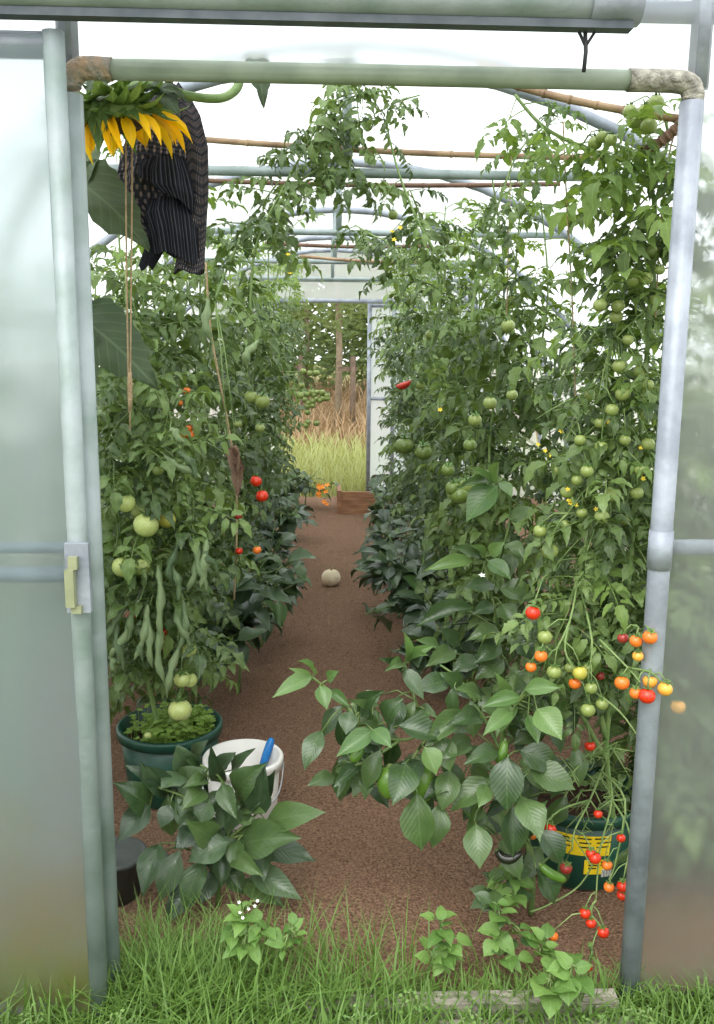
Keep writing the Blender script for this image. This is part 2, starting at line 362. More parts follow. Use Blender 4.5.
rtube('upper_post',[(DW+.04,.02,DH),(DW+.04,.02,hz(DW+.04)-.02)],.022,M['galv'],wf)
rtube('upper_post',[(-DW-.03,.02,DH),(-DW-.03,.02,hz(DW)-.02)],.022,M['galv'],wf)
rtube('head_rail',[(-1.2,.025,P(680,12,.02).z),(1.2,.025,P(680,12,.02).z)],.022,M['galv'],wf)
rtube('mid_rail',[(DW+.03,.02,P(690,547,.02).z),(2.1,.02,P(690,547,.02).z)],.018,M['galv'],wf)
m=MB(); m.tube([(DW+.022,-.005,P(665,568,0).z),(DW+.022,-.005,P(665,530,0).z)],.0265,14); m.build('post_clamp',M['galv'],wf)
# track over the doorway
zt_=P(300,-4,-.10).z
tr=MB(); tr.tube([(-1.9,-.10,zt_),(.45,-.10,zt_)],.036,12); 
t1=tr.build('trim_1',M['galv_green'],None); tag(t1,'grey steel track for the sliding door over the doorway','track',kind='structure')
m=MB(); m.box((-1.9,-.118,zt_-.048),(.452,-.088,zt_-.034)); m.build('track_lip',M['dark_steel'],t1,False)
m=MB(); m.tube([(.372,-.10,zt_),(.466,-.10,zt_)],.039,14); m.build('track_bracket',M['galv'],t1)
m=MB(); m.tube([(0.367,-.10,zt_-.05),(0.370,-.10,zt_-.085),(0.368,-.10,zt_-.12)],.004,6); m.tube([(0.369,-.10,zt_-.075),(0.355,-.10,zt_-.05)],.003,6); m.tube([(0.369,-.10,zt_-.075),(0.385,-.10,zt_-.05)],.003,6)
m.build('wire_hook',M['rubber'],t1)
# left sliding door
yd=-.075; zd=lambda py:P(66,py,-.075).z; dtop=zd(38); dx1=P(66,300,yd).x; d1=empty('door_1',(dx1,yd,0)); tag(d1,'polythene sliding door pushed open against the gable','door',kind='structure')
def dl(p): return (p[0]-dx1,p[1]-yd,p[2])
m=MB(); n=20; vs=[];fs=[]
for j in range(n+1):
    for i in range(n+1):
        x=dx1-.01-1.2*i/n; z=.035+(dtop-.035)*j/n; vs.append(dl((x,yd-.012+.006*noise.noise(V((x*5,1,z*2.5))),z)))
for j in range(n):
    for i in range(n): a=j*(n+1)+i; fs.append((a,a+1,a+n+2,a+n+1))
m.add(vs,fs); m.build('film_panel',M['film_door'],d1)
rtube('stile',[dl((dx1,yd,.02)),dl((dx1,yd,dtop+.01))],.021,M['galv_green'],d1)
rtube('stile',[dl((dx1-1.2,yd,.02)),dl((dx1-1.2,yd,dtop+.01))],.021,M['galv_green'],d1)
for z,r in ((dtop-.01,.024),(zd(549),.012),(zd(576),.017),(.035,.02)):
    rtube('door_rail',[dl((dx1,yd+.01,z)),dl((dx1-1.2,yd+.01,z))],r,M['galv'],d1)
m=MB(); m.box(dl((dx1-.018,yd-.035,zd(608))),dl((dx1+.03,yd-.022,zd(540)))); pl=m.build('latch_plate',M['galv'],d1,False)
m=MB(); m.box(dl((dx1-.014,yd-.058,zd(600))),dl((dx1+.004,yd-.036,zd(564)))); m.box(dl((dx1-.008,yd-.05,zd(564))),dl((dx1+.010,yd-.034,zd(552)))); m.box(dl((dx1-.006,yd-.05,zd(607))),dl((dx1+.014,yd-.034,zd(600))))
m.build('latch_handle',M['latch'],d1,False)
# sill of weathered planks
sill=empty('trim_2',(0,0,0)); tag(sill,'weathered grey timber sill across the doorway','sill',kind='structure')
for a,b,y0,y1,z0,z1 in ((-.60,.12,-.055,-.01,-.03,.028),(.10,DW-.02,-.06,-.015,-.03,.035),(-.55,.6,-.12,-.075,-.035,.008)):
    m=MB(); m.box((a,y0,z0),(b,y1,z1)); m.build('plank',M['wood'],sill,False)
# base board left below door
m=MB(); m.box((-1.9,-.14,-.04),(-.62,-.11,.012)); o=m.build('trim_3',M['wood'],None,False); tag(o,'grey ground rail under the open sliding door','ground rail',kind='structure')
# back gable
wb=gable('wall_back',LEN,M['film'],DW,2.0); tag(wb,'back gable of milky polythene with an open doorway','gable wall',kind='structure')
for x in (-DW,DW): rtube('door_post',[(x,LEN-.03,0),(x,LEN-.03,2.0)],.022,M['galv'],wb)
rtube('lintel',[(-DW,LEN-.03,2.0),(DW,LEN-.03,2.0)],.022,M['galv'],wb)
rtube('head_rail',[(-1.4,LEN-.03,2.2),(1.4,LEN-.03,2.2)],.018,M['galv_green'],wb)
bx=P(369,380,LEN+.08).x; d2=empty('door_2',(bx,LEN+.08,0)); tag(d2,'polythene sliding door half open at the far end','door',kind='structure')
m=MB(); m.box((0,-.004,.03),(1.2,.004,1.97)); m.build('film_panel',M['film'],d2,False)
for x in (0,1.2): rtube('stile',[(x,-.01,.02),(x,-.01,2.0)],.022,M['galv'],d2)
for z in (.04,1.02,1.96): rtube('door_rail',[(0,-.01,z),(1.2,-.01,z)],.018,M['galv'],d2)

# ================================================================ LEAF MESHES
def blade(mb, p0, d, nrm, L, W, prof, fold=.25, arch=.12, wob=0.0, seed=0, cols=2, curl=0.0, uvs=True):
    """one leaf blade: p0 base, d axis, nrm upper side"""
    d=d.normalized(); side=nrm.cross(d).normalized(); nrm=d.cross(side)
    vs=[];fs=[];uv=[]; k=len(prof)
    for i,(t,h) in enumerate(prof):
        c=p0+d*(L*t)+nrm*(arch*L*4*t*(1-t) - curl*L*t*t)
        for s in range(-cols,cols+1):
            q=s/cols; y=q*h*W; z=fold*abs(y)+wob*L*noise.noise(V((t*4+seed,q*2,seed*1.7)))*abs(q)
            vs.append(c+side*y+nrm*z); uv.append((t,.5+.5*q*(h*2 if h<.5 else 1)))
    n=2*cols+1
    for i in range(k-1):
        for s in range(n-1): fs.append((i*n+s,i*n+s+1,(i+1)*n+s+1,(i+1)*n+s))
    mb.add(vs,fs,uv)
OV=[(0,.02),(.08,.16),(.2,.36),(.35,.49),(.5,.48),(.65,.38),(.8,.22),(.92,.08),(1,.005)]
OVB=[(0,.02),(.06,.16),(.16,.36),(.3,.49),(.45,.5),(.6,.43),(.75,.29),(.88,.13),(.95,.05),(1,.005)]
SER=[(0,.05),(.12,.36),(.2,.34),(.34,.5),(.42,.40),(.56,.44),(.66,.28),(.78,.27),(.88,.12),(1,.01)]
HEART=[(-.12,.22),(-.06,.38),(.05,.5),(.2,.52),(.4,.47),(.6,.36),(.8,.19),(.92,.08),(1,.005)]
HEARTS=[(-.12,.20),(-.06,.38),(.0,.44),(.05,.50),(.11,.47),(.18,.53),(.25,.48),(.33,.50),(.40,.43),(.49,.43),(.56,.35),(.65,.33),(.72,.23),(.8,.19),(.92,.08),(1,.005)]
GRS=[(0,.5),(.35,.45),(.7,.3),(1,.02)]
X,Y,Z=V((1,0,0)),V((0,1,0)),V((0,0,1))
def simple_leaf(name, mat, prof, fold, arch, wob, seed, petiole=.0, cols=2):
    m=MB(); blade(m,V((0,0,0)),X,Z,1.0,1.0,prof,fold,arch,wob,seed,cols)
    return m.mesh(name,mat)
def compound(name, mat, seed, pairs=3, droop=.25):
    r=random.Random(seed); m=MB()
    def rc(t): return V((t, .03*math.sin(t*5+seed), .5*(t-t*t)*.9 - droop*0*t))
    m.tube([rc(t/5*.92) for t in range(6)],[.012-.0014*i for i in range(6)],4)
    for k in range(len(m.v)): m.uv[k]=(.3,.5)
    ts=[.24,.40,.56,.72,.84][5-pairs-1:]
    for t in ts:
        for s in (-1,1):
            L=r.uniform(.22,.33)*(1.05 if t<.7 else .8); a=s*math.radians(r.uniform(48,82))
            d=V((math.cos(a),math.sin(a),r.uniform(-.85,.05))); nr=(Z+V((r.uniform(-.4,.4),r.uniform(-.5,.5),0))).normalized()
            p=rc(t+r.uniform(-.03,.03)); q=p+d.normalized()*.045
            blade(m,q,d,nr,L,L*r.uniform(.40,.58),SER,r.uniform(.05,.7),r.uniform(.03,.2),.16,seed+t*9+s,1,r.uniform(0,.45))
        if r.random()<.6:
            a=r.choice((-1,1))*1.3; blade(m,rc(t-.07),V((math.cos(a),math.sin(a),-.3)),Z,.09,.06,OV,.2,.1,0,seed,1)
    L=.32; blade(m,rc(.9),V((1,r.uniform(-.2,.2),r.uniform(-.8,-.3))),Z,L,L*.58,SER,.35,.12,.14,seed+3,1,.2)
    return m.mesh(name,mat)
LT=[compound('tomato_leaf',M['tleaf'],i,3 if i%3 else 4) for i in range(8)]
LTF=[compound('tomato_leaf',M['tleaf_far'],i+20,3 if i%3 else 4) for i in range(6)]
LTT=[compound('tomato_leaf',M['tleaf_top'],i+40,3) for i in range(5)]
LP=[simple_leaf('pepper_leaf',M['pleaf'],OV if i%2 else OVB,.12+.10*(i%4),.06+.05*(i%3),.13,i*2.3) for i in range(6)]
LPL=[simple_leaf('pepper_leaf',M['pleaf_light'],OV if i%2 else OVB,.2+.08*(i%3),.08,.06,i*3.1+9) for i in range(4)]
LPD=[simple_leaf('pepper_leaf',M['pleaf_dark'],OV if i%2 else OVB,.1+.08*(i%4),.06+.05*(i%3),.13,i*1.9+4) for i in range(6)]
LS=[simple_leaf('sunflower_leaf',M['sleaf'],HEARTS,.12,.10,.16,i*2+1,cols=3) for i in range(3)]
LW=[simple_leaf('weed_leaf',M['weed'],HEART if i%2 else OVB,.15,.1,.08,i*4+2) for i in range(4)]
def curled(name, seed):
    r=random.Random(seed); m=MB(); vs=[];fs=[];uv=[]; n=9; k=7
    for i in range(n):
        t=i/(n-1); c=V((t,.10*math.sin(t*5+seed*1.7),.18*math.sin(t*3.0)+.05*math.sin(t*11+seed)))
        rr=.16*math.sin(math.pi*min(1,max(.03,t*.93+.06)))**.6*(1+.35*math.sin(t*17+seed*2))
        for s in range(k):
            a=math.radians(-160+320*s/(k-1)); q=V((0,math.sin(a)*rr*(1.0-.15*(s in(0,k-1))),math.cos(a)*rr)); vs.append(c+q); uv.append((t,s/(k-1)))
    for i in range(n-1):
        for s in range(k-1): fs.append((i*k+s,i*k+s+1,(i+1)*k+s+1,(i+1)*k+s))
    m.add(vs,fs,uv); return m.mesh(name,M['curl'])
LC=[curled('curled_leaf',i) for i in range(4)]
# fruit meshes
def fruit_mesh(name, mat, flat=.92, ribs=0):
    m=MB(); n=16; prof=[]
    vs=[];fs=[]; rows=11
    for i in range(rows):
        a=math.pi*(i/(rows-1)); rr=math.sin(a); z=math.cos(a)*flat
        z-= .13*math.exp(-(rr/.28)**2)*(1 if z>0 else -.3)
        for k in range(n):
            b=2*math.pi*k/n; s=1+ribs*math.cos(b*5)*rr*.5*(1+math.cos(a)); vs.append((rr*s*math.cos(b),rr*s*math.sin(b),z))
    for i in range(rows-1):
        for k in range(n): fs.append((i*n+k,(i+1)*n+k,(i+1)*n+(k+1)%n,i*n+(k+1)%n))
    m.add(vs,fs); return m.mesh(name,mat)
FT={k:fruit_mesh('tomato_'+k,M['t_'+k],.93) for k in TC}
FTB={k:fruit_mesh('ribbed_tomato_'+k,M['t_'+k],.84,.05) for k in ('green','pale','dgreen')}
m=MB()
for k in range(5):
    a=k*2*math.pi/5; d=V((math.cos(a),math.sin(a),.12)); blade(m,V((0,0,.82)),d,Z,.95,.36,OV,.1,-.02,0,k,1,-.1)
m.tube([(0,0,.8),(0,.03,1.15),(.05,.05,1.45)],[.12,.09,.08],5)
CALYX=m.mesh('calyx',M['calyx'])
m=MB()
for k in range(5):
    a=k*2*math.pi/5; blade(m,V((0,0,0)),V((math.cos(a),math.sin(a),.3)),Z,1,.5,OV,.1,.1,0,k,1)
FLOW={'y':m.mesh('flower',M['flower']),'w':m.mesh('flower',M['wflower']),'o':m.mesh('flower',M['oflower'])}

# ================================================================ PLANT CLASS
def axis_matrix(p0, p1, width, up, thick=None):
    x=(p1-p0); L=x.length; x=x/L; u=V(up); z=u-x*u.dot(x)
    if z.length<1e-4: z=x.orthogonal()
    z.normalize(); y=z.cross(x); t=thick or L
    return Matrix(((x.x*L,y.x*width,z.x*t,p0.x),(x.y*L,y.y*width,z.y*t,p0.y),(x.z*L,y.z*width,z.z*t,p0.z),(0,0,0,1)))
class Plant:
    def __init__(s, name, label, cat, base, group=None, stem='stem', seed=0):
        s.base=V(base); s.root=empty(name,s.base); tag(s.root,label,cat,group); s.t=MB(); s.pts=[]; s.mat=M[stem]; s.r=random.Random(seed); s.n=0
    def loc(s,p): return V(p)-s.base
    def stem(s, pts, r0=.008, r1=.004, sides=6, sm=5):
        pp=smooth_path(pts,sm); k=len(pp); s.t.tube([s.loc(p) for p in pp],[r0+(r1-r0)*i/(k-1) for i in range(k)],sides); s.pts+=pp; return pp
    def twig(s, a, b, r=.002, sag=.02, sides=4):
        a,b=V(a),V(b); mid=(a+b)/2+V((0,0,sag)); s.t.tube([s.loc(a),s.loc(mid),s.loc(b)],[r*1.3,r,r*.8],sides)
    def near(s,p):
        return min(s.pts,key=lambda q:(q-V(p)).length_squared) if s.pts else s.base
    def leaf(s, me, p0, p1, width, up=(0,0,1), attach=False, name='leaf', thick=None):
        p0,p1=V(p0),V(p1)
        if attach:
            q=s.near(p0)
            if (q-p0).length>.006: s.twig(q,p0,.0022,(q-p0).length*.12)
        mtx=axis_matrix(p0,p1,width,up,thick); mtx=Matrix.Translation(-s.base)@mtx
        s.n+=1; return link(name,me,s.root,mtx)
    def fruit(s, p, rad, kind, big=False, attach=True, name='tomato'):
        p=V(p); r=s.r
        rot=Matrix.Rotation(r.uniform(0,6.28),4,'Z')@Matrix.Rotation(r.uniform(-.35,.35),4,'X')
        o=link(name,(FTB if big else FT)[kind],s.root,Matrix.Translation(p-s.base)@rot@Matrix.Scale(rad,4))
        link('calyx',CALYX,o)
        if attach:
            top=p+V((0,0,rad*1.1)); q=s.near(top+V((0,0,.05)))
            if (q-top).length<.45: s.twig(q,top,.0018,max(.012,(q-top).length*.18))
        return o
    def flower(s,p,r,kind='y'):
        q=s.near(p)
        if .004<(q-V(p)).length<.6: s.twig(q,p,.0014,.015)
        link('flower',FLOW[kind],s.root,Matrix.Translation(V(p)-s.base)@Matrix.Rotation(s.r.uniform(.4,1.4),4,'X')@Matrix.Rotation(s.r.random()*6,4,'Z')@Matrix.Scale(r,4))
    def done(s):
        if s.t.v: s.t.build('stem',s.mat,s.root)
# foliage stays out of the open aisle
AISLE=[(300,306,367),(470,306,366),(515,330,357),(560,318,345),(600,312,358),(650,292,378),(700,238,400),(740,240,420)]
def in_aisle(p):
    x,y=proj(p)
    if y<AISLE[0][0] or y>AISLE[-1][0]: return False
    for (y0,a0,b0),(y1,a1,b1) in zip(AISLE[:-1],AISLE[1:]):
        if y0<=y<=y1:
            t=(y-y0)/(y1-y0); return a0+(a1-a0)*t<x<b0+(b1-b0)*t
    return False
def blocked(p0,p1,extra=None):
    for t in (.3,.6,.85,1.0):
        q=p0.lerp(p1,t)
        if in_aisle(q) or abs(q.x)>TW*.95 or q.z>hz(q.x)-.05 or q.z<.02 or q.y<.06: return True
        if extra and extra(q): return True
    return False
def tomato_leaves(pl, path, n, meshes, L=(.22,.36), t0=.1, t1=1.0, elev=(-45,25), extra=None, tries=4, azc=None, azs=180):
    r=pl.r; k=len(path); az=r.random()*360
    for i in range(n):
        for _ in range(tries):
            t=t0+(t1-t0)*(i+r.random())/n; f=t*(k-1); a=int(min(f,k-2)); p=path[a].lerp(path[a+1],f-a)
            az+=137.5+r.uniform(-30,30)
            A=math.radians((azc+r.uniform(-azs,azs)) if azc is not None else az); e=math.radians(r.uniform(*elev))
            d=V((math.cos(A)*math.cos(e),math.sin(A)*math.cos(e),math.sin(e))); l=r.uniform(*L)*(1-.25*max(0,t-.8)*5*.6)
            if blocked(p,p+d*l,extra): continue
            up=V((r.uniform(-.35,.35),r.uniform(-.35,.35)-.15,1))
            pl.leaf(r.choice(meshes),p,p+d*l,l*r.uniform(.85,1.1),up); break
def tall_tomato(label, base, top, seed, n=60, stems=2, meshes=None, group=None, extra=None, L=(.18,.31), spread=.18, t0=.1, name='tomato_plant', top_meshes=LTT):
    pl=Plant(name,label,'tomato plant',base,group,seed=seed); r=pl.r; b=V(base)
    for s in range(stems):
        tp=V(top[s%len(top)]) if isinstance(top,list) else V(top)+V((r.uniform(-spread,spread),r.uniform(-spread,spread),r.uniform(-.15,.05)))
        pts=[b+V((r.uniform(-.02,.02),r.uniform(-.02,.02),0))]
        for k in range(1,6):
            t=k/6; pts.append(b.lerp(tp,t)+V((r.uniform(-.05,.05),r.uniform(-.05,.05),0)))
        pts.append(tp); path=pl.stem(pts,.008,.003)
        tomato_leaves(pl,path,n//stems,meshes or LT,L,t0,.82,extra=extra)
        tomato_leaves(pl,path,max(4,n//stems//5),top_meshes,(L[0]*.7,L[1]*.8),.8,1.0,(-20,45),extra=extra)
    return pl
def pepper(label, base, h, seed, n=40, meshes=None, spread=.25, L=(.09,.15), group=None, lean=(0,0), extra=None, light=.12, name='pepper_plant', filt=True):
    pl=Plant(name,label,'pepper plant',base,group,'pstem',seed); r=pl.r; b=V(base); meshes=meshes or LPD
    fork=b+V((lean[0]*.3,lean[1]*.3,h*.4)); pl.stem([b,b.lerp(fork,.5)+V((.01,0,0)),fork],.008,.006)
    paths=[]
    nb=9
    for k in range(nb):
        a=k*2*math.pi/nb+r.uniform(-.3,.3); rr=spread*r.uniform(.4,1)
        tp=b+V((lean[0]+rr*math.cos(a),lean[1]+rr*math.sin(a),h*r.uniform(.38,1.0)))
        paths.append(pl.stem([fork,fork.lerp(tp,.5)+V((0,0,.02)),tp],.005,.0025,5))
    for i in range(n):
        for _ in range(4):
            path=r.choice(paths); p=path[int(r.uniform(.25,1)*(len(path)-1))]; A=r.uniform(0,6.28); e=math.radians(r.uniform(-60,25))
            d=V((math.cos(A)*math.cos(e),math.sin(A)*math.cos(e),math.sin(e))); l=r.uniform(*L); p0=p+d*.03
            if filt and blocked(p0,p0+d*l,extra): continue
            me=r.choice(LPL) if r.random()<light else r.choice(meshes)
            pl.twig(p,p0,.0018,.004); pl.leaf(me,p0,p0+d*l,l*r.uniform(.48,.62),(r.uniform(-.4,.4),r.uniform(-.5,.2),1)); break
    return pl

# ================================================================ BACKGROUND BEYOND THE FAR DOOR
r=random.Random(11)
M['dry_grass']=leafmat('dry_grass',(134,112,84),(186,164,126),.8,.2,1,0)
for name,lab,mat_,y0,y1,n in (('meadow_grass','fresh green grass of the meadow just beyond the far door','meadow_grass',.3,4.5,5200),('dry_grass','dry brown grass under the meadow trees','dry_grass',4.6,22,7000)):
    m=MB()
    for i in range(n):
        y=LEN+y0+(y1-y0)*r.random()**1.3; x=-2.2-.12*y+(4.4+.24*y)*r.random(); h=r.uniform(.12,.36)*(1+.02*y)*(1 if y0<1 else 1.5); a=r.random()*6.28
        b=V((x,y,-.06)); d=V((math.cos(a)*.35,math.sin(a)*.35,1)); wd=.004+.0008*y
        s=V((math.cos(a+1.57),math.sin(a+1.57),0))*wd
        m.add([b-s,b+s,b+d*h*.6+s*.7,b+d*h*.6-s*.7,b+d*h+V((math.cos(a),math.sin(a),0))*h*.25],[(0,1,2,3),(3,2,4)],[(0,.2),(0,.8),(.6,.8),(.6,.2),(1,.5)])
    tag(m.build(name,M[mat_]),lab,'grass',kind='stuff')
def tree(label, x, y, h, cr, seed, n=3600, tr=.07):
    r=random.Random(seed); t=empty('tree',(x,y,-.06)); tag(t,label,'tree',None)
    m=MB(); m.tube([(0,0,0),(.03,0,h*.3),(-.02,0,h*.6),(0,0,h*.9)],[tr,tr*.85,tr*.6,tr*.2],8)
    for k in range(7):
        a=r.random()*6.28; z=h*r.uniform(.35,.7); e=V((cr*.8*math.cos(a),cr*.8*math.sin(a),z+cr*.5)); m.tube([(0,0,z),V((0,0,z)).lerp(e,.5)+V((0,0,.1)),e],[tr*.4,tr*.28,tr*.1],5)
    m.build('trunk',M['bark'],t)
    m=MB()
    for i in range(n):
        d=V((r.gauss(0,1),r.gauss(0,1),r.gauss(0,1))).normalized()*cr*r.uniform(.35,1)**.6; c=V((d.x,d.y,h*(.72 if y<20 else .48)+d.z*h*(.36 if y<20 else .5)/cr))
        if noise.noise(c*1.1)<-.25: continue
        a=V((r.gauss(0,1),r.gauss(0,1),r.gauss(0,.6))).normalized(); b=a.orthogonal().normalized(); s=r.uniform(.05,.1)*(1 if y<20 else 1.9)
        m.add([c-a*s,c+b*s*.5,c+a*s,c-b*s*.5],[(0,1,2,3)],[(0,.5),(.5,1),(1,.5),(.5,0)])
    o=m.build('foliage',M['tree'],t,False); o['kind']='stuff'
for i,(x,y,h,c_) in enumerate(((-1.6,17,5.2,2.0),(.15,15,5.0,1.8),(1.9,18,5.5,2.2),(-.6,24,6.5,2.8),(2.6,25,6.5,2.9),(-3.4,24,6.2,2.7),(.9,30,7,3.4))):
    tree(['slim pale trunked tree left of the staked one in the meadow','pale trunked tree beside dark stakes beyond the far door','bushy tree right of the staked one in the meadow','broad leafy tree in the second row of the meadow','tall leafy tree at the right of the second meadow row','leafy tree at the left of the second meadow row','farthest tall tree closing the meadow'][i],x,y,h,c_,i+50)
for i,(px,py) in enumerate(((352,412),(345,410))):
    pass
for i,(x,y,label) in enumerate(((.42,14.6,'dark wooden tree stake with a crossbar right of the pale trunk'),(-.55,15.5,'thin wooden stake in the dry grass left of the pale trunk'),(-.95,16,'weathered wooden stake at the edge of the meadow trees'))):
    t=empty('tree_stake',(x,y,-.06)); tag(t,label,'stake'); m=MB(); m.tube([(0,0,0),(0,0,1.45)],.05,8); m.build('post',M['stake'],t)
    m=MB(); m.box((-.28,-.02,1.18),(.08,.02,1.26)); m.build('crossbar',M['stake'],t,False)

# ================================================================ TALL TOMATO ROWS
def sky_gap(q):
    x,y=proj(q)
    return (212<x<335 and 95<y<200 and (x+y*.3)>250 and q.z>1.5) or (395<x<600 and 78<y<200)
def keep_front(q): return q.y<.55 or sky_gap(q)
GL='tomato vines along the side away from the aisle'
left=[(-.80,1.45,'tomato plant with ripe red and orange fruit behind the green pot'),(-.78,2.15,'tall tomato plant with rolled leaves and a dry brown leaf, behind the red-fruited one'),
      (-.72,2.85,'tomato plant third along the row behind the green pot'),(-.74,3.6,'tomato vine with a bunch of tiny green fruit over the aisle'),
      (-.72,4.5,'tomato plant behind the bunch of tiny green fruit'),(-.72,5.5,'tomato plant second from the far door opposite the wooden board'),(-.74,6.5,'tomato plant next to the far door opposite the wooden board')]
LPl=[]
for i,(x,y,lab) in enumerate(left):
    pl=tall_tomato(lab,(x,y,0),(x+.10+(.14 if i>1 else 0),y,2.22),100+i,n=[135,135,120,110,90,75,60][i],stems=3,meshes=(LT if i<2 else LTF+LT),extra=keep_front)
    LPl.append(pl)
right=[(.66,1.6,'tomato plant with heavy green fruit behind the pepper plants'),(.64,2.25,'tall tomato plant second behind the pepper plants'),(.64,2.95,'tall tomato plant third behind the pepper plants'),
       (.62,3.7,'tomato plant with a red pod hanging by it near the half open far door'),(.64,4.6,'tomato plant third from the far door beside the wooden board'),(.66,5.6,'tomato plant second from the far door beside the wooden board'),(.70,6.5,'tomato plant next to the half open far door')]
RPl=[]
for i,(x,y,lab) in enumerate(right):
    pl=tall_tomato(lab,(x,y,0),(x-.02-(.08 if i>1 else 0),y,2.2),200+i,n=[135,135,120,110,90,75,60][i],stems=3,meshes=(LT if i<2 else LTF+LT),extra=keep_front)
    RPl.append(pl)
for i,(x,y) in enumerate(((-1.35,.95),(-1.35,1.9),(-1.4,2.9),(-1.4,4.0))):
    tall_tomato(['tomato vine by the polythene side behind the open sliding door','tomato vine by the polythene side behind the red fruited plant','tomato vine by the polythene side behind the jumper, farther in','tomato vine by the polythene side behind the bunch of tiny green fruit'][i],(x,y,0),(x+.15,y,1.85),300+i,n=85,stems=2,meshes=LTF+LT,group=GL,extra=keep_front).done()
for i,(x,y) in enumerate(((1.35,1.2),(1.3,2.1),(1.35,3.1))):
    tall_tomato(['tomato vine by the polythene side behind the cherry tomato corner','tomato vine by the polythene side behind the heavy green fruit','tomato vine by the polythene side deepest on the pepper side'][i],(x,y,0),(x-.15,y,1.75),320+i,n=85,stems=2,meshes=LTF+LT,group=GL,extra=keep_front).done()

# fruit on the rows
def put(pl, lst, y, name='tomato'):
    for (px,py,rp,kind,*o) in lst:
        yy=o[0] if o else y; p=P(px,py,yy); pl.fruit(p,rp/ppm(yy),kind,big=kind=='dgreen' and rp>9)
put(LPl[0],[(256,481,6,'red'),(262,496,6.5,'red'),(238,516,4,'dark'),(257,550,4.5,'orange'),(239,551,4,'red'),(190,435,5,'orange'),(183,433,5.5,'yellow'),(189,428,4,'orange'),(187,391,4,'orange'),(180,403,3,'orange')],1.0)
put(LPl[1],[(251,397,7,'green'),(262,401,8,'green'),(260,428,5,'green'),(238,424,4,'green'),(300,395,4,'green')],1.35)
r=random.Random(5)
for k in range(26):
    p=P(r.gauss(311,8),r.gauss(398,11),2.75); LPl[3].fruit(p,3.3/ppm(2.75),'green',attach=False)
LPl[3].twig(P(285,372,2.75),P(311,384,2.75),.003,.03); LPl[3].twig(P(311,384,2.75),P(312,412,2.75),.0025,0)
put(RPl[0],[(460,495,11,'dgreen'),(453,488,8,'dgreen'),(467,486,8,'green'),(508,326,7,'green'),(475,420,7,'green'),(490,403,7,'green'),(470,445,7,'dgreen'),(448,470,7,'dgreen'),(512,395,6,'green')],1.0)
put(RPl[1],[(404,446,10,'dgreen',2.05),(424,452,9.5,'dgreen',2.0),(393,215,5,'green'),(384,187,6,'green'),(393,192,5,'green'),(452,250,7,'green'),(444,240,6,'dgreen'),(512,300,6,'green'),(430,335,5,'green'),(455,310,5,'green')],1.5)
put(RPl[2],[(420,385,5,'green'),(436,372,5,'green'),(410,300,4,'green'),(398,330,4,'green')],2.1)
# red pod by the aisle
p0,p1=P(396,386,2.6),P(411,381,2.55)
m=MB(); pp=[p0.lerp(p1,t)+V((0,0,-.012*math.sin(t*3.1))) for t in (0,.25,.5,.75,1)]; m.tube([RPl[3].loc(q) for q in pp],[.004,.016,.018,.015,.006],8); m.build('red_pod',M['rchili'],RPl[3].root)
# vines trained over the first crop bar, towards the middle
def vine_bits(pl, pts, n, L, meshes=LT, extra=None, elev=(-70,10)):
    path=pl.stem([P(*q) if len(q)==3 else V(q) for q in pts],.005,.0025)
    tomato_leaves(pl,path,n,meshes,L,0,1,elev,extra)
vine_bits(LPl[1],[(250,330,1.28),(255,250,1.30),(285,185,1.32),(310,140,1.34),(335,100,1.34),(362,92,1.34)],26,(.14,.24))
vine_bits(LPl[1],[(310,150,1.28),(330,120,1.28),(350,98,1.28),(385,90,1.30)],18,(.13,.22))
vine_bits(LPl[1],[(285,190,1.28),(325,165,1.28),(352,150,1.28),(342,190,1.28)],14,(.12,.2))
vine_bits(LPl[0],[(215,300,1.2),(235,250,1.3),(258,210,1.4),(280,180,1.4)],16,(.14,.24))
vine_bits(RPl[2],[(400,300,2.0),(395,250,2.1),(372,235,2.2),(355,225,2.3)],14,(.14,.22))
vine_bits(RPl[1],[(440,260,1.28),(415,215,1.28),(395,160,1.30),(388,110,1.32),(420,95,1.32)],10,(.1,.16))
vine_bits(RPl[0],[(470,330,1.2),(480,260,1.2),(500,200,1.2),(520,150,1.2),(556,118,1.25)],24,(.12,.2))
vine_bits(RPl[0],[(430,350,1.3),(440,290,1.3),(425,230,1.35),(410,190,1.35)],18,(.14,.22))
for pl,pxs in ((LPl[0],[(288,255),(120,382),(290,274)]),(RPl[0],[(545,451),(538,445),(550,455),(520,520)]),(RPl[1],[(392,232),(400,228),(394,240),(440,410)])):
    for q in pxs: pl.flower(P(q[0],q[1],1.25),.011)
# withered brown leaves on the red-fruited plant
M['wither']=leafmat('withered_leaf',(124,100,84),(164,140,120),.8,.1,6,.2)
WL=simple_leaf('withered_leaf',M['wither'],OV,.9,.15,.2,3)
for a,b in (((236,445),(236,482)),((228,448),(245,470)),((240,462),(238,498))):
    LPl[0].leaf(WL,P(*a,.98),P(*b,.95),.04,(0,-1,.2),True,'withered_leaf')
for a,b in (((205,300),(212,345)),((255,340),(246,368))):
    LPl[0].leaf(LC[1],P(*a,1.0),P(*b,.98),.09,(0,-1,.2),True,thick=.09)
for pl in LPl+RPl: pl.done()

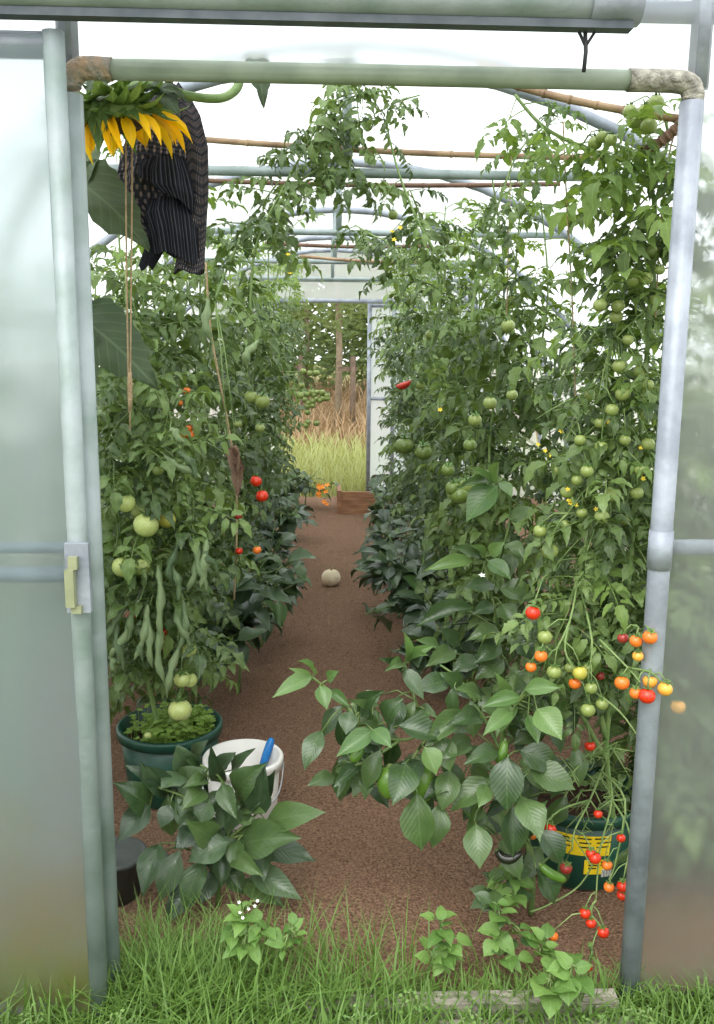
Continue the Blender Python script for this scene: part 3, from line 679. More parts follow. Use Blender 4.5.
# low plants edging the aisle
GP='low pepper plants along the aisle'
low=[(-.50,1.95,.68,90,.33,'dark leaved pepper plant between the green pot and the aisle'),(-.44,2.6,.55,64,.26,'pepper plant edging the aisle behind the dark leaved one'),(-.46,3.4,.52,42,.2,None),(-.44,4.2,.5,40,.2,None),(-.44,5.2,.5,36,.22,None),(-.42,6.2,.5,30,.22,None),
     (.44,1.85,.55,70,.28,'low pepper plant between the leaning pepper and the aisle edge'),
     (-.66,1.62,.66,70,.26,'broad leaved pepper plant right behind the dark green pot'),
     (.36,2.45,.66,95,.32,'low leafy pepper plant opposite the pale squash'),(.32,3.1,.58,70,.26,None),(.34,3.95,.55,50,.2,None),(.38,4.9,.5,44,.2,None),(.50,6.0,.5,34,.2,None)]
LOWL=['low pepper plant at the aisle edge beside the pale squash','low pepper plant at the aisle edge just beyond the pale squash','low pepper plant two places short of the orange flowers','low pepper plant next to the orange flowers',
      'low pepper plant across the path from the pale squash, behind the leafy one','low pepper plant under the red pod at the aisle edge','low pepper plant two places short of the wooden board','low pepper plant right in front of the wooden board']
for i,(x,y,h,n,spd,lab) in enumerate(low):
    side='left' if x<0 else 'right'
    pl=pepper(lab or LOWL.pop(0),(x,y,0),h,400+i,n+14,LPD if i!=1 else LP,spd+.04,(.11,.17),GP if lab is None else None,extra=lambda q:q.y<.7,light=.05)
    pl.done()
# marigold by the far end
pl=pepper('small plant with orange flowers by the far door',(-.3,6.8,0),.42,480,60,LP,.3,(.09,.14),name='flowering_plant',filt=False); pl.root['category']='flowers'
for k in range(9): pl.flower(P(rnd.uniform(318,332),rnd.uniform(484,506),6.6),.035,'o')
pl.done()

# squash, board
sq=G(331,586); t=empty('squash',(sq.x,sq.y,.0)); tag(t,'pale round ribbed squash lying on the soil path','squash')
m=MB(); vs=[];fs=[];n=32;rows=14
for i in range(rows):
    a=math.pi*i/(rows-1)
    for k in range(n):
        b=2*math.pi*k/n; rr=math.sin(a)*(1-.06*abs(math.cos(b*5))**3)*.064; vs.append((rr*math.cos(b),rr*math.sin(b),.058+.056*math.cos(a)-.008*math.exp(-(math.sin(a)/.3)**2)))
for i in range(rows-1):
    for k in range(n): fs.append((i*n+k,(i+1)*n+k,(i+1)*n+(k+1)%n,i*n+(k+1)%n))
m.add(vs,fs); m.build('body',M['squash'],t)
m=MB(); m.tube([(0,0,.1),(.004,0,.118),(.014,0,.128)],[.009,.006,.007],6); m.build('stalk',M['squashstem'],t)
b0=G(341,514); t=empty('board_edging',(b0.x,b0.y,0)); tag(t,'brown wooden board set on edge at the far end of the path','board')
m=MB(); m.box((0,0,-.02),(.62,.04,.21)); m.build('front_board',M['wood_brown'],t,False)
m=MB(); m.box((-.035,-.01,-.02),(.0,.45,.22)); m.build('end_board',M['wood_brown'],t,False)

# ================================================================ CHERRY TOMATOES BY THE DOOR POST
pc0=G(592,893); pcx_=(pc0.x,pc0.y+.16)
def cherry_gap(q):
    x,y=proj(q); return x<470 or (y>770 and x<560) or (y<250 and x<560)
c1=Plant('cherry_tomato_plant','cherry tomato vine with ripe red and orange fruit against the door post','tomato plant',(pcx_[0],pcx_[1],.19),stem='stem',seed=61)
def pxpath(lst): return [P(*q) for q in lst]
S1=c1.stem([c1.base]+pxpath([(612,830,.42),(606,740,.40),(622,640,.38),(632,540,.38),(640,440,.38),(648,340,.38),(654,250,.36),(652,190,.36),(630,165,.36),(590,150,.36),(545,128,.36),(515,95,.38)]),.009,.004,8)
S2=c1.stem(pxpath([(606,740,.40),(590,650,.36),(598,560,.34),(612,470,.34),(606,380,.34),(622,300,.35),(640,220,.36)]),.008,.004)
S3=c1.stem(pxpath([(606,760,.40),(570,690,.30),(556,640,.30),(578,580,.30),(590,520,.32)]),.007,.004)
S4=c1.stem(pxpath([(652,190,.36),(668,140,.36),(660,105,.36)]),.005,.003)
tomato_leaves(c1,S1,80,LT+LTT,(.14,.25),.22,.74,(-50,25),cherry_gap)
tomato_leaves(c1,S2,72,LT+LTT[:2],(.12,.22),.15,1,(-60,20),cherry_gap)
tomato_leaves(c1,S3,40,LT,(.11,.2),.25,1,(-60,10),cherry_gap)
tomato_leaves(c1,S1,18,LTT,(.12,.22),.70,.86,(-60,30))
tomato_leaves(c1,S1,9,LTT,(.13,.18),.86,1,(-80,-10))
tomato_leaves(c1,S4,14,LTT,(.1,.17),0,1,(-60,30))
r=random.Random(9)
# bare lower trusses
for a in ([(606,760,.40),(590,800,.3),(575,830,.22),(572,850,.2)],[(606,760,.4),(612,800,.25),(600,850,.2),(596,900,.16)],[(612,800,.25),(630,835,.16),(622,885,.12)],[(590,800,.3),(560,810,.22),(540,830,.2)],
          [(596,900,.16),(590,912,.14),(603,928,.12)],[(600,770,.35),(625,800,.2),(616,860,.16),(609,880,.14)],[(606,740,.4),(575,770,.25),(560,790,.2)],[(530,912,.22),(548,905,.22),(580,885,.22),(600,850,.2)],
          [(622,640,.38),(612,655,.2),(600,640,.1),(628,668,.02),(640,682,-.03)],[(628,668,.02),(650,672,-.03),(662,683,-.04)],[(622,640,.38),(634,625,.12),(640,632,.0)],[(570,690,.3),(590,690,.2),(620,712,.1),(640,740,.06)],
          [(578,580,.30),(570,620,.2),(555,650,.18),(545,645,.18)],[(578,580,.3),(592,640,.2),(588,680,.18),(590,705,.18)],[(570,620,.2),(565,650,.17),(578,676,.16)]):
    c1.stem(pxpath(a),.0032,.002,5,4)
for k in range(60):
    q=c1.r.choice(S1[12:36]+S2[4:]); d=V((c1.r.uniform(-.16,.06),c1.r.uniform(-.12,0),c1.r.uniform(-.12,.02))); e=q+d
    if proj(e)[0]<500: continue
    pp=c1.stem([q,q+d*.5+V((0,0,.02)),e],.0022,.0012,4,3)
    for j in range(4):
        a_=e.lerp(q,j*.17); c1.twig(a_,a_+V((c1.r.uniform(-.025,.025),c1.r.uniform(-.02,.01),c1.r.uniform(-.03,.01))),.0011,0,3)
for k in range(34):
    a_=P(c1.r.uniform(560,632),c1.r.uniform(735,840),c1.r.uniform(.2,.36)); q=c1.near(a_)
    b_=a_+V((c1.r.uniform(-.06,.06),c1.r.uniform(-.05,.02),c1.r.uniform(-.09,.02)))
    c1.t.tube([c1.loc(q),c1.loc(a_),c1.loc(b_)],[.0022,.0018,.001],4)
    for j in range(3): c1.twig(a_.lerp(b_,j/3),a_.lerp(b_,j/3)+V((c1.r.uniform(-.03,.03),0,c1.r.uniform(-.03,.01))),.001,0,3)
FR=[(650,637,8,'orange',-.04),(636,641,7,'orange',-.02),(623,638,6,'dark',.05),(638,656,6,'yellow',-.02),(622,683,8,'orange',.0),(636,693,7,'orange',-.03),(647,696,9,'red',-.05),(650,681,8,'yellow',-.02),(656,674,6,'yellow',-.01),(665,689,8,'yellow',-.05),(677,706,8,'yellow',.04),
 (533,613,8,'red',.18),(541,656,7,'orange',.16),(531,667,6,'orange',.17),(554,672,8,'green',.16),(580,673,8,'ygreen',.15),(575,683,7,'orange',.17),(589,668,6,'green',.2),(591,688,7,'green',.15),(588,710,8,'green',.14),(602,704,7,'green',.15),(545,637,8,'green',.18),(570,668,6,'green',.2),(540,686,6,'green',.2),(600,676,5,'dark',.25),
 (550,829,7,'red',.2),(533,835,5,'orange',.2),(546,840,6,'pale',.18),(595,858,7,'red',.15),(591,853,6,'red',.16),(607,865,6,'orange',.15),(598,814,5,'red',.2),(621,838,5,'red',.14),(609,887,6,'orange',.12),(623,886,7,'red',.11),(622,895,6,'red',.12),(585,913,6.5,'red',.14),(591,923,6,'red',.13),(603,932,7,'red',.11),(553,936,6,'orange',.12),(588,967,5,'red',.06),(590,746,6,'red',.3),(566,868,7,'dark',.24)]
put(c1,FR,.2)
GR=[(647,415,7),(623,394,8),(619,366,7),(611,495,8),(602,517,8),(550,551,9),(567,492,7),(648,444,7),(637,493,7),(582,513,6),(587,471,7),(601,447,7),(540,531,7),(640,371,7),(600,423,6),(600,305,7),(633,280,7),(646,278,7),(651,252,7),(603,304,7),(618,306,7),(616,317,7),(645,112,8),(635,121,8),(649,126,8),(656,103,8),(630,112,7),(595,143,7),(602,137,6),(611,140,6),(648,385,6),(612,410,7),(580,440,6),(590,395,6),(625,440,6),(565,525,6),(625,520,6),(640,470,6),(655,300,6),(628,340,6),(660,270,5),(577,480,6),(560,470,6)]
put(c1,[(a,b,rr,'green',.24+.1*r.random()) for a,b,rr in GR],.3)
for k in range(10): c1.flower(P(r.uniform(560,650),r.uniform(420,560),.3),.008)
c1.done()
# second vine behind, filling the corner
pl=tall_tomato('cherry tomato vine filling the corner behind the one at the door post',(.95,.62,0),[(.86,.62,1.72),(.72,.66,1.6),(1.05,.75,1.75)],71,n=170,stems=3,meshes=LT,extra=lambda q: proj(q)[0]<500 or q.y<.35 or sky_gap(q),L=(.18,.3),t0=.02); pl.done()

# ================================================================ PEPPERS IN FRONT
def leafpx(pl, b, t, y, w, me, dy=-.05, up=None):
    p0=P(b[0],b[1],y); p1=P(t[0],t[1],y+dy)
    rr=pl.r; up=up or (rr.uniform(-.3,.3),-.75+rr.uniform(-.2,.2),.75)
    pl.leaf(me,p0,p1,w/ppm(y),up,True)
base=G(531,914)
pa=Plant('pepper_plant','large glossy pepper plant leaning across the path beside the door post','pepper plant',(base.x,base.y,0),stem='pstem',seed=81)
by=base.y
pa.stem([base]+pxpath([(532,870,by),(522,820,by+.02),(508,780,by+.04),(500,750,by+.05)]),.009,.007,8)
for a in ([(508,780,.28),(470,750,.28),(430,735,.28),(400,740,.27),(365,730,.26),(340,700,.25),(312,677,.24)],[(430,735,.28),(415,700,.3),(405,664,.3)],[(500,750,.28),(505,720,.28),(520,700,.28),(530,690,.26)],[(500,750,.28),(480,710,.33),(460,680,.36),(440,665,.38)],[(430,735,.28),(412,762,.25),(417,792,.24)],[(508,780,.28),(500,765,.22),(508,757,.18)],[(508,780,.28),(515,790,.2),(520,797,.17)],[(400,740,.27),(370,760,.24),(355,765,.23)],[(508,780,.3),(480,805,.26),(474,825,.24)]):
    pa.stem(pxpath(a),.005,.003,6)
PA=[((312,677),(272,698),.24,19,'l'),((314,675),(297,661),.24,12,'l'),((312,680),(288,668),.26,10,'l'),((320,686),(327,710),.22,18,'l'),((328,680),(339,671),.25,13,'l'),((322,731),(304,771),.22,24,'p'),((350,711),(346,735),.22,22,'p'),((373,730),(336,757),.2,22,'l'),((361,766),(333,788),.24,17,'p'),((330,690),(350,707),.26,12,'l'),
 ((405,662),(404,632),.3,16,'l'),((407,660),(436,645),.3,12,'l'),((403,664),(384,672),.28,14,'p'),((410,662),(428,655),.3,13,'l'),((400,672),(380,658),.3,14,'p'),((404,668),(424,700),.26,18,'p'),
 ((405,764),(392,806),.18,36,'p'),((417,793),(422,851),.17,40,'p'),((440,802),(432,848),.22,28,'p'),((424,747),(436,775),.17,26,'l'),((373,730),(392,748),.18,20,'l'),((386,722),(404,698),.22,26,'p'),((398,726),(446,740),.2,30,'p'),((418,734),(426,710),.22,20,'l'),((360,712),(385,690),.26,24,'p'),((368,720),(345,700),.26,18,'p'),((440,735),(450,772),.22,28,'p'),((420,760),(400,790),.24,26,'p'),((380,750),(366,790),.24,24,'p'),((372,770),(365,800),.26,18,'p'),((450,770),(442,812),.25,28,'p'),
 ((476,824),(480,869),.2,33,'p'),((508,757),(507,812),.14,38,'p'),((521,797),(540,842),.13,36,'p'),((512,805),(513,858),.2,32,'p'),((499,751),(463,765),.2,22,'p'),((487,785),(478,808),.2,20,'l'),((495,780),(450,812),.22,30,'p'),((466,712),(424,748),.24,26,'p'),((483,718),(444,727),.24,22,'p'),((512,711),(482,737),.16,20,'l'),((520,697),(482,707),.18,18,'l'),((525,690),(562,688),.16,20,'l'),((537,709),(562,740),.14,32,'l'),((528,715),(538,745),.18,18,'l'),((470,740),(440,760),.25,24,'p'),((460,690),(440,672),.3,22,'p'),((450,680),(414,690),.3,24,'p'),((480,700),(452,690),.3,22,'p'),((500,700),(495,672),.26,18,'l'),((470,700),(474,738),.26,26,'p'),
 ((520,830),(548,800),.24,30,'p'),((530,770),(575,790),.2,34,'p'),((520,750),(556,770),.22,32,'p'),((500,840),(520,880),.24,26,'p'),((540,830),(560,865),.16,30,'p'),((536,868),(556,905),.18,34,'p'),((460,780),(470,815),.27,26,'p'),((430,770),(426,800),.27,26,'p')]
for b_,t_,y,w_,k in PA: leafpx(pa,b_,t_,y,w_*.98,pa.r.choice(LPL if k=='l' else LP),dy=pa.r.uniform(-.09,-.01))
for k in range(95):
    for _ in range(20):
        px,py=pa.r.uniform(335,575),pa.r.uniform(640,870)
        if py<700-(px-335)*.12 or py>800+(px-335)*.25 or (px<420 and py>790) or (430<px<470 and py>810): continue
        break
    y=pa.r.uniform(.26,.46); a=pa.r.uniform(-.5,3.6); l=pa.r.uniform(28,46)
    leafpx(pa,(px,py),(px+l*math.cos(a)*.8,py+l*abs(math.sin(a))),y,l*.5,pa.r.choice(LPL if pa.r.random()<.12 else LP),dy=pa.r.uniform(-.08,.04))
def pod(pl,pts,rad,mat,name='pepper'):
    pp=smooth_path(pts,4); k=len(pp); m=MB(); m.tube([pl.loc(p) for p in pp],[rad*max(.12,math.sin(math.pi*(.15+.83*i/(k-1)))**.6) for i in range(k)],10); o=m.build(name,mat,pl.root)
    m=MB(); m.tube([pl.loc(pp[0]),pl.loc(pp[0])+(pl.loc(pp[0])-pl.loc(pp[2]))*.6],[rad*.5,rad*.2],6); s=m.build('stalk',M['pstem'],o)
pod(pa,pxpath([(497,851,.2),(503,858,.19),(512,859,.18),(522,852,.18)]),.013,M['chili'])
pod(pa,pxpath([(541,865,.17),(550,873,.16),(560,878,.16),(566,880,.16)]),.013,M['gchili'])
pod(pa,pxpath([(390,768,.23),(388,784,.22),(392,798,.22)]),.03,M['gchili'])
pod(pa,pxpath([(505,742,.2),(502,755,.19),(496,762,.19)]),.012,M['gchili'])
pod(pa,pxpath([(362,748,.22),(355,757,.21),(350,760,.21)]),.014,M['gchili'])
pod(pa,pxpath([(420,765,.26),(424,785,.25),(420,805,.25)]),.03,M['gchili'])
pa.done()
pb=Plant('pepper_plant','upright pepper plant with one white flower in front of the tomato row','pepper plant',(P(505,800,0.90).x,.9,0),stem='pstem',seed=82)
pb.stem([pb.base]+pxpath([(505,760,0.87),(502,690,0.85),(498,630,0.83),(490,590,0.81),(484,560,0.81)]),.008,.004,7)
for a in ([(498,630,0.83),(470,612,0.79),(455,610,0.77)],[(502,690,0.85),(470,660,0.81),(440,650,0.77)],[(498,630,0.83),(525,600,0.81),(540,575,0.81)],[(490,590,0.81),(510,520,0.81),(505,480,0.81)],[(502,690,0.85),(540,680,0.83),(560,650,0.81)]): pb.stem(pxpath(a),.005,.003,5)
PB=[((475,561),(422,572),0.77,17,'l'),((482,558),(450,548),0.79,15,'p'),((488,561),(511,580),0.75,20,'l'),((484,558),(470,545),0.79,12,'l'),((490,555),(505,542),0.79,16,'l'),((498,485),(466,523),0.75,34,'l'),((500,482),(512,498),0.75,14,'l'),((492,486),(470,468),0.75,12,'l'),((496,484),(500,462),0.75,12,'l'),((490,482),(455,490),0.77,12,'p'),((495,585),(463,588),0.77,20,'p'),((500,588),(532,602),0.75,28,'p'),((473,608),(417,625),0.73,22,'p'),((494,606),(472,615),0.75,18,'p'),((502,604),(514,625),0.75,24,'p'),((520,560),(541,552),0.77,16,'p'),((510,520),(535,508),0.77,18,'p'),((500,632),(465,642),0.75,20,'p'),((500,642),(474,664),0.75,24,'p'),((504,660),(475,680),0.75,30,'p'),((480,660),(450,675),0.75,24,'p'),((455,650),(425,668),0.75,22,'p'),((515,640),(540,660),0.75,28,'p'),((510,670),(530,700),0.75,30,'p'),((520,620),(548,640),0.75,22,'p'),((500,690),(470,715),0.77,26,'p'),((530,690),(548,720),0.77,26,'p'),((440,650),(415,640),0.75,16,'l'),((460,645),(440,628),0.75,18,'p'),((505,545),(525,560),0.75,18,'p'),((510,700),(490,730),0.77,28,'p')]
for b_,t_,y,w_,k in PB: leafpx(pb,b_,t_,y,w_*.95,pb.r.choice(LPL if k=='l' else LP),dy=pb.r.uniform(-.09,-.01))
pb.flower(P(482,576,0.70),.013,'w'); pb.done()
base=G(218,905)
pc=Plant('pepper_plant','dark glossy pepper plant in the grass beside the open door','pepper plant',(base.x,base.y,0),stem='pstem',seed=83)
cy=base.y
pc.stem([base]+pxpath([(220,870,cy),(226,840,cy)]),.008,.006)
for a in ([(226,840,cy),(205,810,cy),(180,795,cy),(150,785,cy)],[(226,840,cy),(232,815,cy+.02),(222,780,cy+.04),(200,765,cy+.04)],[(226,840,cy),(245,825,cy),(258,812,cy)],[(226,840,cy),(250,835,cy-.02),(275,845,cy-.03)],[(226,840,cy),(215,850,cy-.04),(190,850,cy-.04)],[(222,780,cy+.04),(205,775,cy+.1),(190,770,cy+.1)]): pc.stem(pxpath(a),.005,.003,5)
PC=[((258,814),(265,763),0,34),((266,822),(326,812),-.02,36),((240,845),(302,838),-.02,48),((236,795),(268,762),.03,38),((258,845),(316,862),.04,36),((232,858),(266,878),-.06,24),((250,870),(302,900),.0,34),((240,880),(285,908),.02,34),((205,860),(185,912),-.05,36),((212,872),(200,905),-.03,30),((160,843),(143,898),-.06,32),((180,850),(160,902),-.02,34),((228,842),(188,862),-.06,40),((214,838),(184,820),-.05,34),((216,815),(240,806),.0,42),((150,805),(118,842),-.02,34),((150,808),(112,782),0,38),((168,795),(125,765),.04,30),((176,790),(206,768),.06,34),((185,775),(160,790),.06,34),((192,770),(176,745),.1,36),((198,762),(208,740),.1,26),((204,772),(186,760),.1,28),((222,782),(210,745),.08,20),((205,790),(180,812),.0,26),((170,805),(160,828),-.02,22),((230,830),(220,800),-.02,30),((238,840),(232,868),-.04,26),((195,830),(176,848),-.05,30),((240,815),(262,800),.02,28),((200,880),(165,925),.0,34),((190,870),(170,900),.03,32),((258,800),(275,770),.05,22),((225,870),(245,895),.0,26),((210,800),(200,825),-.03,30),((150,790),(140,760),.06,24),((165,850),(150,880),.02,34),((232,770),(255,748),.1,16),((218,770),(236,752),.1,22)]
for b_,t_,dy,w_ in PC: leafpx(pc,b_,t_,cy+dy,w_*.86,pc.r.choice(LP+LPD),dy=pc.r.uniform(-.1,-.02))
for k in range(34):
    q=pc.r.choice(pc.pts[8:]); x0,y0=proj(q); a=pc.r.uniform(-.6,3.7); l=pc.r.uniform(26,48)
    if y0>870 or x0>275: continue
    leafpx(pc,(x0+5*math.cos(a),y0+4),(x0+l*math.cos(a),y0+abs(l*math.sin(a))*.9+6),cy+pc.r.uniform(-.03,.08),l*.5,pc.r.choice(LP+LPD),dy=pc.r.uniform(-.1,.0))
pc.done()
# black bag corner behind
bp=G(140,905); t=empty('plant_pot',(bp.x-.07,bp.y+.05,0)); tag(t,'dark grey plastic pot half hidden by the door edge','pot')
m=MB(); m.lathe([(.0,0),(.06,0),(.078,.12),(.083,.12),(.083,.132),(.072,.132),(.07,.105),(0,.105)],28); m.build('body',M['black'],t)

# ================================================================ POTS, BUCKET, TROWEL
def pot(name,label,cat,c,r0,r1,h,mat):
    t=empty(name,(c[0],c[1],0)); tag(t,label,cat)
    m=MB(); m.lathe([(0,0),(r0*.95,0),(r0,.006),(r1,h),(r1-.006,h),(r0*1.0,.03),(0,.03)],40); m.build('body',mat,t)
    m=MB(); m.lathe([(r1-.004,h-.012-.02),(r1+.008,h-.03),(r1+.010,h-.004),(r1+.006,h+.002),(r1-.006,h+.002),(r1-.007,h-.03)],40); m.build('rim',mat,t)
    return t
gp=G(172,790); gc=(gp.x,gp.y)
t=pot('plant_pot','dark green round pot under the pale green tomatoes','pot',gc,.145,.172,.25,M['pot'])
m=MB(); m.lathe([(.163,.19),(.1,.195),(.0,.195)],32); m.build('compost',M['potsoil'],t)
r=random.Random(21); m=MB()
for i in range(640):
    a=r.random()*6.28; rr=.145*r.random()**.5; x,y=gc[0]+rr*math.cos(a),gc[1]+rr*math.sin(a)
    if x<gc[0]-.07 and r.random()<.8: continue
    z=.20+r.uniform(.02,.075)
    for s in range(3):
        b=r.random()*6.28; blade(m,V((x,y,z)),V((math.cos(b),math.sin(b),r.uniform(0,.5))),Z,r.uniform(.012,.020),.017,[(0,.1),(.3,.5),(.7,.5),(1,.05)],.1,.1,0,i,1)
    m.tube([(x,y,.188),(x,y,z)],.0012,3,False)
tag(m.build('seedlings',M['seed']),'carpet of bright green seedlings in the dark green pot','seedlings',kind='stuff')
bc=G(243,822); bcx=(P(243,790,bc.y+.0).x, bc.y+.02)
t=pot('bucket','white plastic bucket holding a blue handled trowel','bucket',bcx,.106,.122,.222,M['bucket'])
m=MB()
for i in range(1): m.tube(smooth_path([(.132,0,.2),(.11,-.09,.12),(0,-.134,.09),(-.11,-.09,.12),(-.132,0,.2)],6),.003,6)
m.build('handle',M['steel'],t)
q0=P(272,738,bcx[1]+.08); q1=P(262,768,bcx[1]+.05); q2=V((bcx[0]+.03,bcx[1],.05)); t=empty('trowel',q2); tag(t,'hand trowel with a bright blue handle standing in the white bucket','trowel')
d=(q0-q1).normalized(); m=MB(); L=(q0-q1).length
m.tube([q1-q2-d*.03,q1-q2,q1-q2+d*L*.4,q1-q2+d*L*.8,q1-q2+d*L],[.009,.012,.0145,.014,.008],12); m.build('handle',M['blue'],t)
m=MB(); m.tube([q1-q2-d*.02,(q1-q2)*.55],.0045,8); blade(m,(q1-q2)*.6,V((0,0,0))-(q1-q2),V((0,-1,.2)),.11,.07,[(0,.2),(.15,.48),(.6,.45),(.85,.25),(1,.03)],.4,.05); m.build('blade',M['steel'],t)
# pot with a printed sticker at the door post
pc0=G(592,893); pcx=(pc0.x,pc0.y+.16)
t=pot('plant_pot','dark green pot with a yellow sticker behind the ripe cherry tomatoes','pot',pcx,.155,.18,.24,M['pot'])
m=MB(); m.lathe([(.175,.19),(.1,.195),(0,.2)],32); m.build('compost',M['potsoil'],t)
def patch(mb,a0,a1,z0,z1,off):
    n=8; vs=[];fs=[]
    for i in range(n+1):
        a=math.radians(a0+(a1-a0)*i/n)
        for z in (z0,z1):
            rr=.155+(.025)*z/.24+off; vs.append((rr*math.cos(a),rr*math.sin(a),z))
    for i in range(n): fs.append((2*i,2*i+2,2*i+3,2*i+1))
    mb.add(vs,fs)
m=MB(); patch(m,-128,-76,.12,.185,.0015); st=m.build('sticker',M['yellow'],t)
m=MB(); patch(m,-100,-76,.06,.108,.0015); m.build('sticker',M['yellow'],t)
m=MB(); patch(m,-82,-71,.05,.075,.0022); m.build('barcode_panel',M['paper'],t)
m=MB()
for k in range(7): patch(m,-81.5+k*1.5,-81+k*1.5+.3*(k%2),.051,.074,.003)
m.build('barcode',M['ink'],t)
m=MB()
for a0,z,l in ((-126,.172,11),(-108,.174,13),(-92,.175,12),(-126,.160,14),(-106,.160,11),(-90,.162,14),(-124,.146,10),(-106,.146,14),(-90,.148,12),(-96,.098,10),(-84,.098,10),(-96,.088,9),(-84,.088,11),(-96,.078,8)):
    patch(m,a0,a0+l,z,z+.0045,.0022)
m.build('print',M['ink'],t)

# ================================================================ LEFT TOMATO PLANT WITH PALE FRUIT
lp=Plant('tomato_plant','tomato plant with large pale green fruit and curled leaves by the door edge','tomato plant',(gc[0]-.03,gc[1]-.02,.19),seed=91)
ly=.62
s1=lp.stem([lp.base]+pxpath([(150,690,1.02),(135,640,0.96),(140,590,0.92),(150,520,0.90),(140,460,0.90),(132,410,0.90),(128,350,0.92),(126,270,0.94)]),.009,.004,8)
s2=lp.stem([lp.base]+pxpath([(182,690,0.98),(184,640,0.92),(165,590,0.88),(128,560,0.86),(112,500,0.86),(110,440,0.88)]),.008,.004,8)
s3=lp.stem(pxpath([(140,590,0.92),(175,560,0.90),(190,500,0.92),(175,440,0.94),(165,390,0.96)]),.006,.003)
def lclear(q):
    x,y=proj(q); return x>250 or (y>690) or q.y<.66
for s_,n_ in ((s1,66),(s2,56),(s3,44)): tomato_leaves(lp,s_,n_,LT,(.14,.25),.15,1,(-70,15),lclear)
CL=[((158,565),(164,640)),((176,545),(172,586)),((199,540),(205,590)),((208,540),(203,588)),((196,545),(190,592)),((125,600),(105,645)),((118,615),(122,670)),((150,605),(136,660)),((145,610),(155,668)),((160,612),(166,690)),((176,608),(188,650)),((170,560),(180,600)),((110,655),(118,672)),((178,640),(166,698)),((165,455),(200,480)),((180,450),(198,478)),((170,430),(185,440)),((108,420),(92,412)),((140,600),(126,640)),((185,600),(180,650)),((130,620),(112,660)),((150,625),(142,662)),((205,545),(216,570)),((96,600),(104,640))]
for k,(a,b_) in enumerate(CL): lp.leaf(LC[k%4],P(*a,.76),P(*b_,.74),.075,(lp.r.uniform(-.6,.6),-1,.1),True,thick=.08)
put(lp,[(146,525,13,'pale',0.75),(126,503,10,'pale',0.76),(123,567,11.5,'pale',0.75),(142,566,10,'pale',0.78),(140,510,9,'pale',0.82),(167,520,9,'ygreen',0.82),(180,710,12.5,'pale',0.78),(182,679,9,'pale',0.78),(189,650,8,'pale',0.78),(190,680,8,'pale',0.80),(164,644,7,'red',0.82),(132,615,5,'red',0.82),(164,632,5,'red',0.83),(158,470,6,'green',0.82),(148,735,4,'pale',0.88),(119,382,6,'pale',0.98)],.5)
lp.done()
# ================================================================ SUNFLOWER
hy=.20; hc=P(114,121,hy)
sf=Plant('sunflower','drooping yellow sunflower with big leaves at the top corner of the doorway','sunflower',(P(100,760,.45).x-.25,.45,0),stem='sstem',seed=95)
sp_=sf.stem([sf.base,sf.base+V((.02,0,.9)),sf.base+V((.05,0,1.7)),P(86,120,.42),P(110,76,.38),P(180,70,.33),P(232,72,.29),P(238,86,.26),P(222,98,.24),P(190,96,.22),P(160,86,.2),P(135,86,hy),hc+V((0,0,.045))],.013,.0085,10)
ax=V((.16,.20,-1)).normalized()       # face of the head looks down
u=ax.orthogonal().normalized(); w_=ax.cross(u)
Rm=Matrix((u,w_,-ax)).transposed().to_4x4()   # local z = back of head
hm=Matrix.Translation(sf.loc(hc))@Rm
R=.095
m=MB(); m.lathe([(0,-.028),(R*.5,-.026),(R*.85,-.012),(R*.9,0),(R*.85,.01)],32); link('disc',m.mesh('disc',M['disc']),sf.root,hm)
m=MB(); m.lathe([(R*.92,0),(R*.95,.015),(R*.7,.035),(.03,.05),(0,.05)],32); link('receptacle',m.mesh('receptacle',M['bract']),sf.root,hm)
m=MB(); blade(m,V((0,0,0)),X,Z,1,1,[(0,.2),(.2,.42),(.45,.5),(.7,.4),(.88,.2),(1,.03)],.3,.1,.05,1,2); PET=m.mesh('petal',M['petal'])
m=MB(); blade(m,V((0,0,0)),X,Z,1,1,[(0,.5),(.25,.5),(.55,.3),(.8,.12),(1,.01)],.2,-.12,.04,2,1); BRA=m.mesh('bract',M['bract'])
r=random.Random(4)
for k in range(34):
    a=2*math.pi*k/34+r.uniform(-.1,.1)
    if r.random()<.12: continue
    rad=V((math.cos(a),math.sin(a),0)); p0=rad*R*.86; d=rad*r.uniform(.25,.8)+V((r.uniform(-.2,.2),r.uniform(-.2,.2),-r.uniform(.5,.95)))
    L=r.uniform(.065,.105); mm=axis_matrix(p0,p0+d.normalized()*L,r.uniform(.018,.030),rad)
    link('petal',PET,sf.root,hm@mm)
for k in range(90):
    a=2*math.pi*k/18+(k//18)*.21+r.uniform(-.1,.1); row=k//18
    rad=V((math.cos(a),math.sin(a),0)); p0=rad*R*(.97-.16*row)+V((0,0,.010+.012*row)); d=rad*r.uniform(.6,1)+V((0,0,r.uniform(-.7,.6)-.15*(row==0)))
    mm=axis_matrix(p0,p0+d.normalized()*r.uniform(.06,.10),r.uniform(.03,.045),V((0,0,1))+rad*.5); link('bract',BRA,sf.root,hm@mm)
SL=[((78,182),(149,252),.37,58,(.45,-.85,.35)),((86,322),(158,390),.40,60,(-.2,-.7,.75)),((84,330),(100,385),.40,40,(-.6,-.7,.3)),((160,92),(180,118),.16,20,(.3,-1,.2)),((256,62),(264,108),.3,24,(.2,-1,0)),((170,84),(214,78),.22,18,(0,-.6,1)),((150,88),(190,102),.17,14,(0,-.8,.6)),((105,85),(88,100),.24,24,(0,-.8,.6)),((125,84),(142,100),.22,20,(0,-1,.5)),((88,80),(110,92),.25,22,(0,-1,.5)),((92,150),(86,200),.42,30,(-.4,-.8,.2))]
for b_,t_,y,wd,up in SL: sf.leaf(LS[sf.r.randrange(3)],P(*b_,y),P(*t_,y-.05),wd/ppm(y),up,True)
sf.done()
